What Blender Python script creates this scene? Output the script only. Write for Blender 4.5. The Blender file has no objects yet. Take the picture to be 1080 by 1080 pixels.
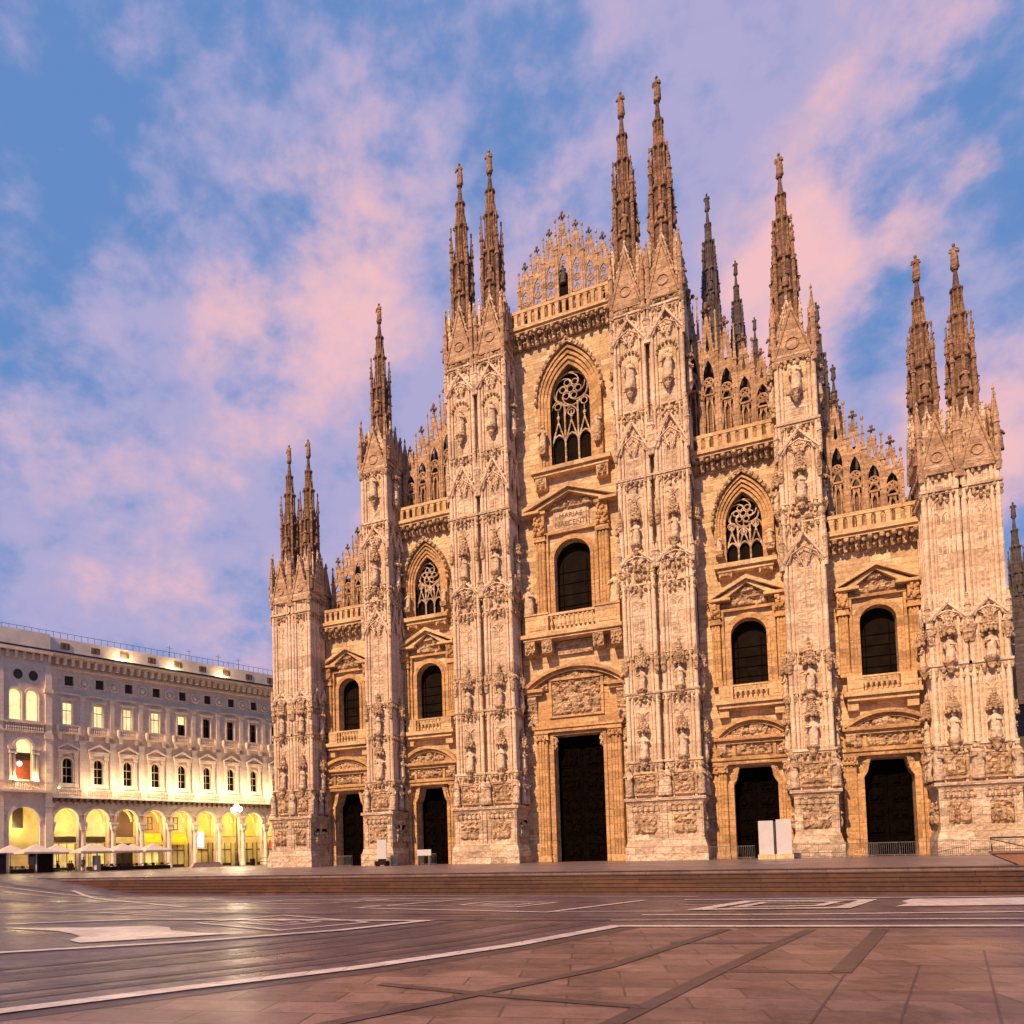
import bpy, math, random
from mathutils import Vector, Matrix
R = math.radians
random.seed(7)
sc = bpy.context.scene
COL = sc.collection

# ------------------------------------------------------------------ camera
cam_d = bpy.data.cameras.new('camera')
cam = bpy.data.objects.new('camera', cam_d); COL.objects.link(cam)
CX, CD, CZ = 17.38, 73.78, 1.071
YAW, PIT, ROL = R(25.4625), R(2.684), R(-1.427)
FPX, PPX, PPY = 807.9, 437.29, 863.46
_r = Vector((math.cos(YAW), math.sin(YAW), 0)); _f = Vector((-math.sin(YAW), math.cos(YAW), 0)); _u = Vector((0, 0, 1))
_f2 = math.cos(PIT)*_f + math.sin(PIT)*_u; _u2 = -math.sin(PIT)*_f + math.cos(PIT)*_u
_r3 = math.cos(ROL)*_r + math.sin(ROL)*_u2; _u3 = -math.sin(ROL)*_r + math.cos(ROL)*_u2
_m = Matrix((_r3, _u3, -_f2)).transposed().to_4x4(); _m.translation = Vector((CX, -CD, CZ))
cam.matrix_world = _m
cam_d.sensor_fit = 'HORIZONTAL'; cam_d.sensor_width = 36.0
cam_d.lens = FPX/1080*36.0
cam_d.shift_x = (540-PPX)/1080; cam_d.shift_y = (PPY-540)/1080
cam_d.clip_start = 0.1; cam_d.clip_end = 5000
sc.camera = cam

def skydir(u, v):                       # where in the sky a cloud stands (a direction)
    d = _f2 + _r3*((u-PPX)/FPX) - _u3*((v-PPY)/FPX)
    return d.normalized()

# ------------------------------------------------------------------ sky and sun
SUN_AZ = R(191)                         # compass bearing of the sun, clockwise from +Y: behind the camera, to its left
SUN_EL = R(38)
world = bpy.data.worlds.new('World'); sc.world = world; world.use_nodes = True
wt = world.node_tree; wt.nodes.clear()
def wn(t, **k):
    n = wt.nodes.new(t)
    for a, b in k.items(): setattr(n, a, b)
    return n
def wm(op, a, b=None, c=None, clamp=False):
    n = wn('ShaderNodeMath', operation=op, use_clamp=clamp)
    for i, x in enumerate((a, b, c)):
        if x is None: continue
        if hasattr(x, 'is_linked'): wt.links.new(x, n.inputs[i])
        else: n.inputs[i].default_value = x
    return n.outputs[0]
def wmix(f, a, b):
    n = wn('ShaderNodeMix', data_type='RGBA')
    for s, x in ((n.inputs[0], f), (n.inputs[6], a), (n.inputs[7], b)):
        if hasattr(x, 'is_linked'): wt.links.new(x, s)
        else: s.default_value = x if isinstance(x, float) else (*x, 1)
    return n.outputs[2]
w_out = wn('ShaderNodeOutputWorld'); w_bg = wn('ShaderNodeBackground')
sky = wn('ShaderNodeTexSky', sky_type='NISHITA', sun_disc=False)
sky.sun_elevation = SUN_EL; sky.sun_rotation = SUN_AZ; sky.altitude = 120; sky.air_density = 1.2; sky.dust_density = 0.6; sky.ozone_density = 3.0
tc = wn('ShaderNodeTexCoord'); DIR = tc.outputs['Generated']
sep = wn('ShaderNodeSeparateXYZ'); wt.links.new(DIR, sep.inputs[0])
def wnoise(scale, detail, rough, dist, off, sc3=(1, 1, 1.7)):
    mp = wn('ShaderNodeMapping'); mp.inputs['Location'].default_value = off; mp.inputs['Scale'].default_value = sc3
    wt.links.new(DIR, mp.inputs[0])
    n = wn('ShaderNodeTexNoise'); n.inputs['Scale'].default_value = scale; n.inputs['Detail'].default_value = detail
    n.inputs['Roughness'].default_value = rough; n.inputs['Distortion'].default_value = dist
    wt.links.new(mp.outputs[0], n.inputs['Vector']); return n.outputs['Fac']
n_big = wnoise(2.6, 3, 0.5, 0.2, (0, 0, 0)); n_med = wnoise(7.5, 9, 0.55, 0.12, (4, 2, 1), (1, 1, 1.25)); n_fine = wnoise(19.0, 8, 0.58, 0.1, (1, 7, 2), (1, 1, 1.4))
def lobes(lst):
    tot = None
    for (u, v, r, amp) in lst:
        c = skydir(u, v); rr = r/FPX*0.8
        d = wn('ShaderNodeVectorMath', operation='DOT_PRODUCT'); wt.links.new(DIR, d.inputs[0]); d.inputs[1].default_value = c
        mr = wn('ShaderNodeMapRange', interpolation_type='SMOOTHSTEP'); wt.links.new(d.outputs['Value'], mr.inputs[0])
        mr.inputs[1].default_value = math.cos(rr); mr.inputs[2].default_value = 1.0; mr.inputs[3].default_value = 0; mr.inputs[4].default_value = amp
        tot = mr.outputs[0] if tot is None else wm('ADD', tot, mr.outputs[0])
    return tot
veil = lobes([(330, 330, 330, .20), (600, 200, 330, .15), (860, 250, 260, .22), (1040, 470, 240, .22), (120, 420, 230, .05), (250, 600, 380, .24), (760, 130, 270, .08), (60, 560, 220, .10), (1020, 170, 70, .1), (200, 200, 200, .06),
              (90, 40, 380, -.14), (40, 230, 170, -.08), (1010, 265, 150, -.10), (1070, 100, 190, -.14), (935, 345, 60, -.16), (560, 10, 220, -.08), (880, 425, 60, -.14), (215, 470, 120, -.14), (250, 330, 60, -.12), (1060, 560, 60, -.12)])
pink = lobes([(330, 320, 180, .30), (290, 410, 150, .15), (470, 270, 190, .12), (890, 215, 170, .27), (820, 320, 140, .22), (1060, 420, 130, .30), (1000, 500, 110, .2), (1028, 176, 34, .22), (965, 245, 40, .18), (180, 330, 90, .14), (60, 440, 140, .12), (120, 530, 130, .12), (250, 640, 260, .16), (600, 250, 190, .14),
              (940, 280, 110, -.16), (60, 120, 300, -.14)])
m_veil = wn('ShaderNodeMapRange', interpolation_type='SMOOTHSTEP')
wt.links.new(wm('ADD', wm('ADD', wm('MULTIPLY', n_big, .55), wm('MULTIPLY', n_med, 1.15)), wm('ADD', veil, wm('MULTIPLY', n_fine, .85))), m_veil.inputs[0])
m_veil.inputs[1].default_value = 1.13; m_veil.inputs[2].default_value = 1.6
m_pink = wn('ShaderNodeMapRange', interpolation_type='SMOOTHSTEP')
wt.links.new(wm('ADD', wm('ADD', wm('MULTIPLY', n_med, 1.25), wm('MULTIPLY', n_fine, .62)), pink), m_pink.inputs[0])
m_pink.inputs[1].default_value = 1.02; m_pink.inputs[2].default_value = 1.56
skyc = wn('ShaderNodeVectorMath', operation='SCALE'); wt.links.new(sky.outputs[0], skyc.inputs[0]); skyc.inputs['Scale'].default_value = 0.075
blue = wmix(.85, skyc.outputs[0], (.15, .31, .68))
c1 = wmix(m_veil.outputs[0], blue, (.46, .43, .70))
c2 = wmix(m_pink.outputs[0], c1, (.96, .57, .60))
wt.links.new(c2, w_bg.inputs[0]); w_bg.inputs[1].default_value = .80
wt.links.new(w_bg.outputs[0], w_out.inputs[0])

sun_d = bpy.data.lights.new('sun', 'SUN'); sun = bpy.data.objects.new('sun', sun_d); COL.objects.link(sun)
sun_d.energy = 5.0; sun_d.angle = R(1.0); sun_d.color = (1.0, .65, .36)
_sv = Vector((math.sin(SUN_AZ)*math.cos(SUN_EL), math.cos(SUN_AZ)*math.cos(SUN_EL), math.sin(SUN_EL)))
sun.rotation_euler = _sv.to_track_quat('Z', 'Y').to_euler()
sc.view_settings.view_transform = 'Standard'; sc.view_settings.look = 'None'; sc.view_settings.exposure = 0.22; sc.view_settings.gamma = 1.0

# ------------------------------------------------------------------ materials
class NT:
    def __init__(s, name):
        s.m = bpy.data.materials.new(name); s.m.use_nodes = True; s.t = s.m.node_tree; s.t.nodes.clear()
        s.out = s.n('ShaderNodeOutputMaterial'); s.b = s.n('ShaderNodeBsdfPrincipled'); s.l(s.b.outputs[0], s.out.inputs[0])
    def n(s, t, **k):
        n = s.t.nodes.new(t)
        for a, b in k.items(): setattr(n, a, b)
        return n
    def l(s, a, b): s.t.links.new(a, b)
    def put(s, sock, x):
        if hasattr(x, 'is_linked'): s.l(x, sock)
        elif isinstance(x, tuple) and len(x) == 3 and sock.type == 'RGBA': sock.default_value = (*x, 1)
        else: sock.default_value = x
    def math(s, op, a, b=None, clamp=False):
        n = s.n('ShaderNodeMath', operation=op, use_clamp=clamp); s.put(n.inputs[0], a)
        if b is not None: s.put(n.inputs[1], b)
        return n.outputs[0]
    def mix(s, f, a, b, mode='MIX'):
        n = s.n('ShaderNodeMix', data_type='RGBA', blend_type=mode); s.put(n.inputs[0], f); s.put(n.inputs[6], a); s.put(n.inputs[7], b); return n.outputs[2]
    def rng(s, x, a, b, c=0., d=1.):
        n = s.n('ShaderNodeMapRange'); s.put(n.inputs[0], x)
        for i, v in enumerate((a, b, c, d)): n.inputs[i+1].default_value = v
        return n.outputs[0]
    def noise(s, vec, scale, detail=4, rough=.55, sc3=None):
        if sc3:
            mp = s.n('ShaderNodeMapping'); mp.inputs['Scale'].default_value = sc3; s.l(vec, mp.inputs[0]); vec = mp.outputs[0]
        n = s.n('ShaderNodeTexNoise'); n.inputs['Scale'].default_value = scale; n.inputs['Detail'].default_value = detail; n.inputs['Roughness'].default_value = rough
        s.l(vec, n.inputs['Vector']); return n.outputs['Fac']
    def bump(s, h, strength, dist):
        n = s.n('ShaderNodeBump'); n.inputs['Strength'].default_value = strength; n.inputs['Distance'].default_value = dist
        s.l(h, n.inputs['Height']); s.l(n.outputs[0], s.b.inputs['Normal'])
    def pos(s):
        return s.n('ShaderNodeNewGeometry').outputs['Position']
    def rough(s, v, spec=.3):
        s.put(s.b.inputs['Roughness'], v); s.b.inputs['Specular IOR Level'].default_value = spec

def stone(name, light, dark, odd, bw=1.5, rh=.55, odd_amt=.16, streak=.5, bump=.5, carve=0.0, rot=0.0, vein=.6, bd=.14, shade_spots=.0):
    q = NT(name); P = q.pos()
    if rot:
        mp = q.n('ShaderNodeMapping'); mp.inputs['Rotation'].default_value = (0, 0, rot); q.l(P, mp.inputs[0]); PP = mp.outputs[0]
    else: PP = P
    s = q.n('ShaderNodeSeparateXYZ'); q.l(PP, s.inputs[0])
    c = q.n('ShaderNodeCombineXYZ'); q.l(q.math('ADD', s.outputs[0], q.math('MULTIPLY', s.outputs[1], 1.0)), c.inputs[0]); q.l(s.outputs[2], c.inputs[1])
    def brick(c1, c2, mort, bias, off):
        b = q.n('ShaderNodeTexBrick'); b.inputs['Scale'].default_value = 1; b.inputs['Brick Width'].default_value = bw; b.inputs['Row Height'].default_value = rh
        b.inputs['Mortar Size'].default_value = .012; b.inputs['Mortar Smooth'].default_value = .3; b.inputs['Bias'].default_value = bias
        q.put(b.inputs['Color1'], c1); q.put(b.inputs['Color2'], c2); q.put(b.inputs['Mortar'], mort); b.offset_frequency = 2; b.offset = .43
        mp = q.n('ShaderNodeMapping'); mp.inputs['Location'].default_value = off; q.l(c.outputs[0], mp.inputs[0]); q.l(mp.outputs[0], b.inputs['Vector'])
        return b
    mort = tuple(x*.62 for x in dark)
    b1 = brick(light, dark, mort, 0.0, (0, 0, 0))
    b2 = brick((0, 0, 0), (1, 1, 1), (0, 0, 0), 0.0, (bw*6, rh*14, 0))
    m_odd = q.rng(b2.outputs['Color'], 1-odd_amt*1.6, 1-odd_amt*.6)
    n1 = q.noise(P, .28, 5, .6); n2 = q.noise(P, 3.2, 6, .65); n3 = q.noise(P, 1.0, 5, .6, (1.1, 1.1, .09))
    col = q.mix(q.math('MULTIPLY', m_odd, .8), b1.outputs['Color'], odd)
    col = q.mix(q.rng(n1, .38, .7, 0, .45), col, dark)
    col = q.mix(q.rng(n3, .5, .75, 0, streak), col, tuple(x*.5 for x in dark))
    n5 = q.noise(PP, 1.3, 6, .7, (.55, .55, 2.6))                     # veins running along the courses
    col = q.mix(q.rng(n5, .47, .60, 0, vein), col, tuple(x*.55 for x in dark))
    n10 = q.noise(PP, .35, 4, .6); col = q.mix(q.rng(n10, .45, .62, 0, .30), col, (light[0]*.92, light[1]*.84, light[2]*.86))
    col = q.mix(q.rng(n2, .35, .75, 0, .4), col, tuple(min(1, x*1.2) for x in light))
    if shade_spots:
        n6 = q.noise(P, 4.0, 5, .75); col = q.mix(q.rng(n6, .50, .60, 0, shade_spots), col, tuple(x*.45 for x in dark))  # random dark spots standing in for shade in the carved crevices
    q.l(col, q.b.inputs['Base Color'])
    h = q.math('ADD', q.math('MULTIPLY', b1.outputs['Fac'], -.5), q.math('MULTIPLY', n2, .6))
    if carve:
        v = q.n('ShaderNodeTexVoronoi', feature='F1'); v.inputs['Scale'].default_value = 2.6; q.l(P, v.inputs['Vector'])
        n4 = q.noise(P, 5.0, 4, .6)
        h = q.math('ADD', h, q.math('MULTIPLY', q.math('ADD', v.outputs['Distance'], n4), carve))
    q.bump(h, bump, bd)
    q.rough(.72, .2)
    return q.m
def plain(name, col, rough=.6, spec=.3, var=.25, scale=2.0, metal=0.0, bump=0.0):
    q = NT(name); P = q.pos(); n = q.noise(P, scale, 5, .6)
    q.l(q.mix(q.rng(n, .3, .7, 0, 1), tuple(x*(1-var) for x in col), tuple(min(1, x*(1+var)) for x in col)), q.b.inputs['Base Color'])
    q.rough(rough, spec); q.b.inputs['Metallic'].default_value = metal
    if bump: q.bump(n, bump, .05)
    return q.m
def emit(name, col, strength, var=0.0, scale=1.0):
    q = NT(name); q.b.inputs['Base Color'].default_value = (*[c*.5 for c in col], 1)
    if var:
        n = q.noise(q.pos(), scale, 3, .6); q.l(q.mix(q.rng(n, .35, .65), tuple(c*(1-var) for c in col), col), q.b.inputs['Emission Color'])
    else: q.b.inputs['Emission Color'].default_value = (*col, 1)
    q.b.inputs['Emission Strength'].default_value = strength
    return q.m
M = {}
M['pier'] = stone('pink_marble', (.93, .71, .535), (.60, .40, .245), (.25, .14, .085), 1.6, .6, .26, .65, .9, .5, bd=.28, vein=.7, shade_spots=.40)
M['rib'] = stone('rib_marble', (.93, .71, .535), (.70, .475, .30), (.38, .235, .15), 9.0, 1.3, .14, .6, .7, .3, vein=.45, shade_spots=.42)
M['wall'] = stone('floodlit_gold_marble', (.90, .675, .43), (.60, .395, .22), (.27, .145, .09), 1.5, .55, .30, .55, .8, .3, vein=.8, shade_spots=.35)  # golden floodlight between the piers is put into this stone colour
M['orna'] = stone('carved_marble', (.86, .62, .40), (.54, .34, .195), (.22, .12, .065), 1.2, .5, .12, .6, 1.0, 1.0, bd=.26, shade_spots=.6)
M['figure'] = stone('statue_marble', (.88, .68, .49), (.60, .42, .28), (.32, .20, .13), 3.0, 3.0, .05, .6, .8, .6, bd=.2, shade_spots=.5)
M['trim'] = stone('marble_trim', (.84, .59, .34), (.58, .365, .18), (.27, .15, .075), 1.9, .7, .18, .6, .7, .3, shade_spots=.45)
M['portal'] = stone('portal_shade_marble', (.72, .45, .22), (.47, .265, .115), (.21, .105, .05), 1.9, .7, .16, .6, .7, .4, shade_spots=.55)  # shadowed look of the portals painted in as a darker orange stone
M['crest_back'] = stone('crest_back_marble', (.30, .18, .105), (.19, .108, .062), (.11, .06, .036), 1.1, .5, .15, .5, .8, .3, shade_spots=.4)
M['crest'] = stone('crest_marble', (.66, .44, .28), (.40, .24, .14), (.18, .095, .05), 1.1, .5, .15, .5, .8, .5, shade_spots=.55)
M['spire'] = stone('weathered_marble', (.46, .27, .165), (.25, .14, .088), (.09, .048, .033), .9, .45, .2, .6, 1.0, .7, shade_spots=.65)
M['spire_core'] = stone('spire_core_marble', (.25, .145, .095), (.14, .078, .052), (.07, .038, .028), .9, .45, .2, .6, 1.0, .7, shade_spots=.5)  # shade between the ribs put into the core as a darker colour
M['dark'] = stone('dark_marble', (.13, .10, .095), (.075, .06, .06), (.05, .038, .038), 1.1, .5, .2, .5, .7, .4)  # one dark tone shared by nave, flank and rear spires
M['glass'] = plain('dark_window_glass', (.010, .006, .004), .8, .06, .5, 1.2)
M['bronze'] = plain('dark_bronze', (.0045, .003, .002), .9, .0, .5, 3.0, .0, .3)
M['roofing'] = plain('roof_slabs', (.25, .2, .17), .8, .2, .3, 1.0)
M['letter'] = plain('incised_letters', (.20, .11, .055), .8)

# ------------------------------------------------------------------ mesh builder
class MB:
    def __init__(s): s.v = []; s.f = []
    def add(s, vs, fs):
        o = len(s.v); s.v += [tuple(p) for p in vs]; s.f += [tuple(i+o for i in f) for f in fs]
    def box(s, x0, x1, y0, y1, z0, z1):
        s.add([(x0,y0,z0),(x1,y0,z0),(x1,y1,z0),(x0,y1,z0),(x0,y0,z1),(x1,y0,z1),(x1,y1,z1),(x0,y1,z1)],
              [(0,3,2,1),(4,5,6,7),(0,1,5,4),(1,2,6,5),(2,3,7,6),(3,0,4,7)])
    def taper(s, x0, x1, y0, y1, z0, z1, ix, iy, iy1=None):           # box whose top is inset
        j = iy if iy1 is None else iy1
        s.add([(x0,y0,z0),(x1,y0,z0),(x1,y1,z0),(x0,y1,z0),(x0+ix,y0+iy,z1),(x1-ix,y0+iy,z1),(x1-ix,y1-j,z1),(x0+ix,y1-j,z1)],
              [(0,3,2,1),(4,5,6,7),(0,1,5,4),(1,2,6,5),(2,3,7,6),(3,0,4,7)])
    def poly(s, pts, y0, y1):                                        # convex (x,z) outline, front at y0
        n = len(pts)
        s.add([(x,y0,z) for x,z in pts]+[(x,y1,z) for x,z in pts],
              [tuple(range(n))[::-1], tuple(range(n,2*n))]+[(i,(i+1)%n,(i+1)%n+n,i+n) for i in range(n)])
    def strip(s, a, b, y0, y1):                                      # band between two (x,z) curves
        n = len(a); vs = [(x,y0,z) for x,z in a]+[(x,y0,z) for x,z in b]+[(x,y1,z) for x,z in a]+[(x,y1,z) for x,z in b]
        fs = []
        for i in range(n-1):
            fs += [(i,i+1,n+i+1,n+i),(2*n+i,3*n+i,3*n+i+1,2*n+i+1),(i,2*n+i,2*n+i+1,i+1),(n+i,n+i+1,3*n+i+1,3*n+i)]
        fs += [(0,n,3*n,2*n),(n-1,3*n-1,4*n-1,2*n-1)]
        s.add(vs, fs)
    def cyl(s, x, y, z0, z1, r0, r1=None, n=8, rot=0.0):
        r1 = r0 if r1 is None else r1
        vs = []
        for r, z in ((r0,z0),(r1,z1)):
            for i in range(n):
                a = 2*math.pi*(i+.5)/n+rot; vs.append((x+r*math.cos(a), y+r*math.sin(a), z))
        s.add(vs, [tuple(range(n))[::-1], tuple(range(n,2*n))]+[(i,(i+1)%n,(i+1)%n+n,i+n) for i in range(n)])
    def lathe(s, x, y, prof, n=8, rot=0.0):
        vs = []; fs = []
        for r, z in prof:
            for i in range(n):
                a = 2*math.pi*(i+.5)/n+rot; vs.append((x+r*math.cos(a), y+r*math.sin(a), z))
        k = len(prof)
        for j in range(k-1):
            for i in range(n): fs.append((j*n+i, j*n+(i+1)%n, (j+1)*n+(i+1)%n, (j+1)*n+i))
        fs.append(tuple(range(n))[::-1]); fs.append(tuple(range((k-1)*n, k*n)))
        s.add(vs, fs)
    def tube(s, pts, r, n=5):
        P = [Vector(p) for p in pts]; vs = []; fs = []
        for i, p in enumerate(P):
            d = (P[min(i+1,len(P)-1)]-P[max(i-1,0)]).normalized()
            a = d.cross(Vector((.13,.94,.31))).normalized(); b = d.cross(a)
            rr = r[i] if isinstance(r, (list,tuple)) else r
            for k in range(n):
                t = 2*math.pi*k/n; vs.append(p+a*rr*math.cos(t)+b*rr*math.sin(t))
        for i in range(len(P)-1):
            for k in range(n): fs.append((i*n+k, i*n+(k+1)%n, (i+1)*n+(k+1)%n, (i+1)*n+k))
        fs.append(tuple(range(n))); fs.append(tuple(range((len(P)-1)*n, len(P)*n)))
        s.add(vs, fs)
    def blob(s, x, y, z, rx, ry, rz, n=6):
        vs = [(x,y,z-rz)]; fs = []
        for j in (1,2,3):
            t = math.pi*j/4
            for i in range(n):
                a = 2*math.pi*i/n; vs.append((x+rx*math.sin(t)*math.cos(a), y+ry*math.sin(t)*math.sin(a), z-rz*math.cos(t)))
        vs.append((x,y,z+rz)); top = len(vs)-1
        for i in range(n):
            k = (i+1)%n
            fs += [(0,1+k,1+i),(1+i,1+k,1+n+k,1+n+i),(1+n+i,1+n+k,1+2*n+k,1+2*n+i),(1+2*n+i,1+2*n+k,top)]
        s.add(vs, fs)
    def relief(s, x0, x1, z0, z1, y, depth, seed, figs=6, dens=5.5):  # carved panel: lumpy figures raised from a ground
        rn = random.Random(seed); W, H = x1-x0, z1-z0
        nx, nz = max(6, int(W*7)), max(6, int(H*7))
        L = []
        for i in range(figs):                                        # upright figures
            cx = x0+W*(i+.5+rn.uniform(-.3,.3))/figs; h = H*rn.uniform(.5,.85); w = W/figs*.42
            L.append((cx, z0+h*.4, w, h*.42, 1.0)); L.append((cx+rn.uniform(-.1,.1)*w, z0+h*.93, w*.55, h*.11, 1.1))
        for i in range(int(W*H*dens)):
            L.append((rn.uniform(x0,x1), rn.uniform(z0,z1), rn.uniform(.08,.22), rn.uniform(.08,.25), rn.uniform(.4,1)))
        vs = []; fs = []
        for j in range(nz+1):
            for i in range(nx+1):
                X = x0+W*i/nx; Z = z0+H*j/nz; h = 0
                for cx, cz, a, b, k in L:
                    d = ((X-cx)/a)**2+((Z-cz)/b)**2
                    if d < 1: h = max(h, k*math.sqrt(1-d))
                if i in (0,nx) or j in (0,nz): h = 0
                vs.append((X, y-depth*1.35*h, Z))
        for j in range(nz):
            for i in range(nx):
                a = j*(nx+1)+i; fs.append((a, a+1, a+nx+2, a+nx+1))
        s.add(vs, fs)
    def build(s, name, mat, parent=None, smooth=False):
        me = bpy.data.meshes.new(name); me.from_pydata(s.v, [], s.f); me.materials.append(M[mat] if isinstance(mat, str) else mat)
        me.update()
        if smooth: me.polygons.foreach_set('use_smooth', [True]*len(me.polygons))
        o = bpy.data.objects.new(name, me); COL.objects.link(o)
        if parent: o.parent = parent
        return o
def tag(o, label=None, cat=None, group=None, kind=None):
    for k, x in (('label',label),('category',cat),('group',group),('kind',kind)):
        if x: o[k] = x
    return o
def empty(name, label, cat, loc=(0,0,0), rz=0.0, group=None):
    o = bpy.data.objects.new(name, None); COL.objects.link(o); o.location = loc; o.rotation_euler = (0,0,rz); o.empty_display_size = .3
    return tag(o, label, cat, group)
def part(name, mesh, parent, loc=(0,0,0), rz=0.0, scale=(1,1,1)):     # another object on shared mesh data
    o = bpy.data.objects.new(name, mesh); COL.objects.link(o); o.parent = parent
    o.location = loc; o.rotation_euler = (0,0,rz); o.scale = scale
    return o
def copy_tree(o, parent=None):
    c = o.copy(); COL.objects.link(c)
    if parent: c.parent = parent
    for ch in o.children: copy_tree(ch, c)
    return c

def arc(xc, zc, r, a0, a1, n=14):
    return [(xc+r*math.cos(a0+(a1-a0)*i/n), zc+r*math.sin(a0+(a1-a0)*i/n)) for i in range(n+1)]
def pointed(xc, hw, zs, za, n=10):                                   # pointed arch from left spring over apex to right spring
    h = za-zs; h = max(h, hw*1.001); r = (hw*hw+h*h)/(2*hw)
    a1 = math.asin(min(1, h/r)); k = (za-zs)/h
    left = [(xc-hw+r-r*math.cos(a1*i/n), zs+k*r*math.sin(a1*i/n)) for i in range(n+1)]
    return left+[(2*xc-x, z) for x, z in left[::-1][1:]]
def rounded(xc, hw, zs, za=None, n=16):
    k = 1 if za is None else (za-zs)/hw
    return [(xc-hw*math.cos(math.pi*i/n), zs+k*hw*math.sin(math.pi*i/n)) for i in range(n+1)]
def curve_of(kind, xc, hw, zs, za):
    if kind == 'round': return rounded(xc, hw, zs, za)
    if kind == 'point': return pointed(xc, hw, zs, za)
    if kind == 'shoulder': return [(xc-hw, zs), (xc-hw*.86, zs+(za-zs)*.25), (xc-hw*.72, za-.05), (xc-hw*.6, za), (xc+hw*.6, za), (xc+hw*.72, za-.05), (xc+hw*.86, zs+(za-zs)*.25), (xc+hw, zs)]
    return [(xc-hw, za), (xc+hw, za)]
def wall_open(mb, x0, x1, z0, z1, y0, y1, ops):
    """solid wall with openings (kind, xc, hw, zb, zs, za) listed from the ground up; ops share an axis"""
    z = z0
    for kind, xc, hw, zb, zs, za in ops:
        if zb > z: mb.box(x0, x1, y0, y1, z, zb)
        mb.box(x0, xc-hw, y0, y1, zb, zs); mb.box(xc+hw, x1, y0, y1, zb, zs)
        c = curve_of(kind, xc, hw, zs, za); top = za+.02
        if zs < za-.01:
            mb.box(x0, xc-hw, y0, y1, zs, top); mb.box(xc+hw, x1, y0, y1, zs, top)
            mb.strip([(x, top) for x, zz in c], c, y0, y1)
        else: top = za
        z = top
    if z < z1: mb.box(x0, x1, y0, y1, z, z1)
def outline(kind, xc, hw, zb, zs, za):
    return [(xc-hw, zb)]+curve_of(kind, xc, hw, zs, za)+[(xc+hw, zb)]
def frame_band(mb, op, t, y0, y1, foot=True):                        # moulding round an opening, thickness t
    kind, xc, hw, zb, zs, za = op
    inn = outline(kind, xc, hw, zb, zs, za); out = outline(kind, xc, hw+t, zb, zs, za+t)
    mb.strip(out, inn, y0, y1)

# ------------------------------------------------------------------ statue meshes
def statue_mesh(seed, arms):
    rn = random.Random(seed); mb = MB(); n = 14
    prof = [(0,.150,.130),(.04,.165,.135),(.15,.150,.120),(.30,.140,.105),(.44,.145,.105),(.55,.122,.092),(.64,.128,.095),(.73,.142,.092),(.78,.118,.08),(.815,.07,.06),(.835,.05,.05)]
    ph = rn.uniform(0,6); sway = rn.uniform(-.03,.03)
    vs = []; fs = []
    for z, a, b in prof:
        ox = sway*math.sin(z*math.pi); fold = .13*max(0, 1-z/.6)
        for i in range(n):
            t = 2*math.pi*i/n; k = 1+fold*math.sin(5*t+ph)+.5*fold*math.sin(9*t+ph*2)
            vs.append((ox+a*k*math.cos(t), b*k*math.sin(t), z))
    for j in range(len(prof)-1):
        for i in range(n): fs.append((j*n+i, j*n+(i+1)%n, (j+1)*n+(i+1)%n, (j+1)*n+i))
    fs.append(tuple(range(n))[::-1])
    mb.add(vs, fs)
    mb.blob(sway*.3, -.01, .905, .062, .072, .095, 8); mb.blob(sway*.3, -.085, .90, .014, .02, .02, 5)
    mb.blob(sway*.3, .01, .935, .07, .075, .07, 8)
    for sgn, pose in ((-1, arms[0]), (1, arms[1])):
        S = (sgn*.12, 0, .755)
        if pose == 'down': pts = [S, (sgn*.165, -.02, .62), (sgn*.135, -.10, .50)]
        elif pose == 'chest': pts = [S, (sgn*.17, -.04, .62), (sgn*.04, -.13, .66)]
        elif pose == 'up': pts = [S, (sgn*.23, -.04, .83), (sgn*.22, -.06, 1.02)]
        else: pts = [S, (sgn*.17, -.05, .63), (sgn*.17, -.15, .58)]
        mb.tube(pts, [.055, .045, .03], 6)
        p = pts[-1]; mb.blob(p[0], p[1], p[2], .032, .03, .04, 5)
        if pose == 'staff': mb.tube([(sgn*.20, -.17, .02), (sgn*.20, -.17, 1.0)], .012, 4)
    me = bpy.data.meshes.new('statue'); me.from_pydata(mb.v, [], mb.f); me.update(); me.polygons.foreach_set('use_smooth', [True]*len(me.polygons))
    return me
def with_mat(me, mat):
    c = me.copy(); c.materials.clear(); c.materials.append(M[mat]); return c
_st = [statue_mesh(1, ('down','chest')), statue_mesh(2, ('chest','hold')), statue_mesh(3, ('hold','chest')), statue_mesh(4, ('up','down'))]
ST = {k: [with_mat(m, k) for m in _st] for k in ('orna', 'figure', 'spire', 'dark')}
ST['pier'] = [with_mat(m, 'pier') for m in _st]
_k = [0]
def statue(parent, x, y, z, h, mat='figure', rz=0.0, name='statue', var=None, fat=1.05):
    _k[0] += 1
    me = ST[mat][(_k[0]*7 % 5) % 3 if var is None else var]
    return part(name, me, parent, (x, y, z), rz, (h*fat, h*fat, h))

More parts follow.
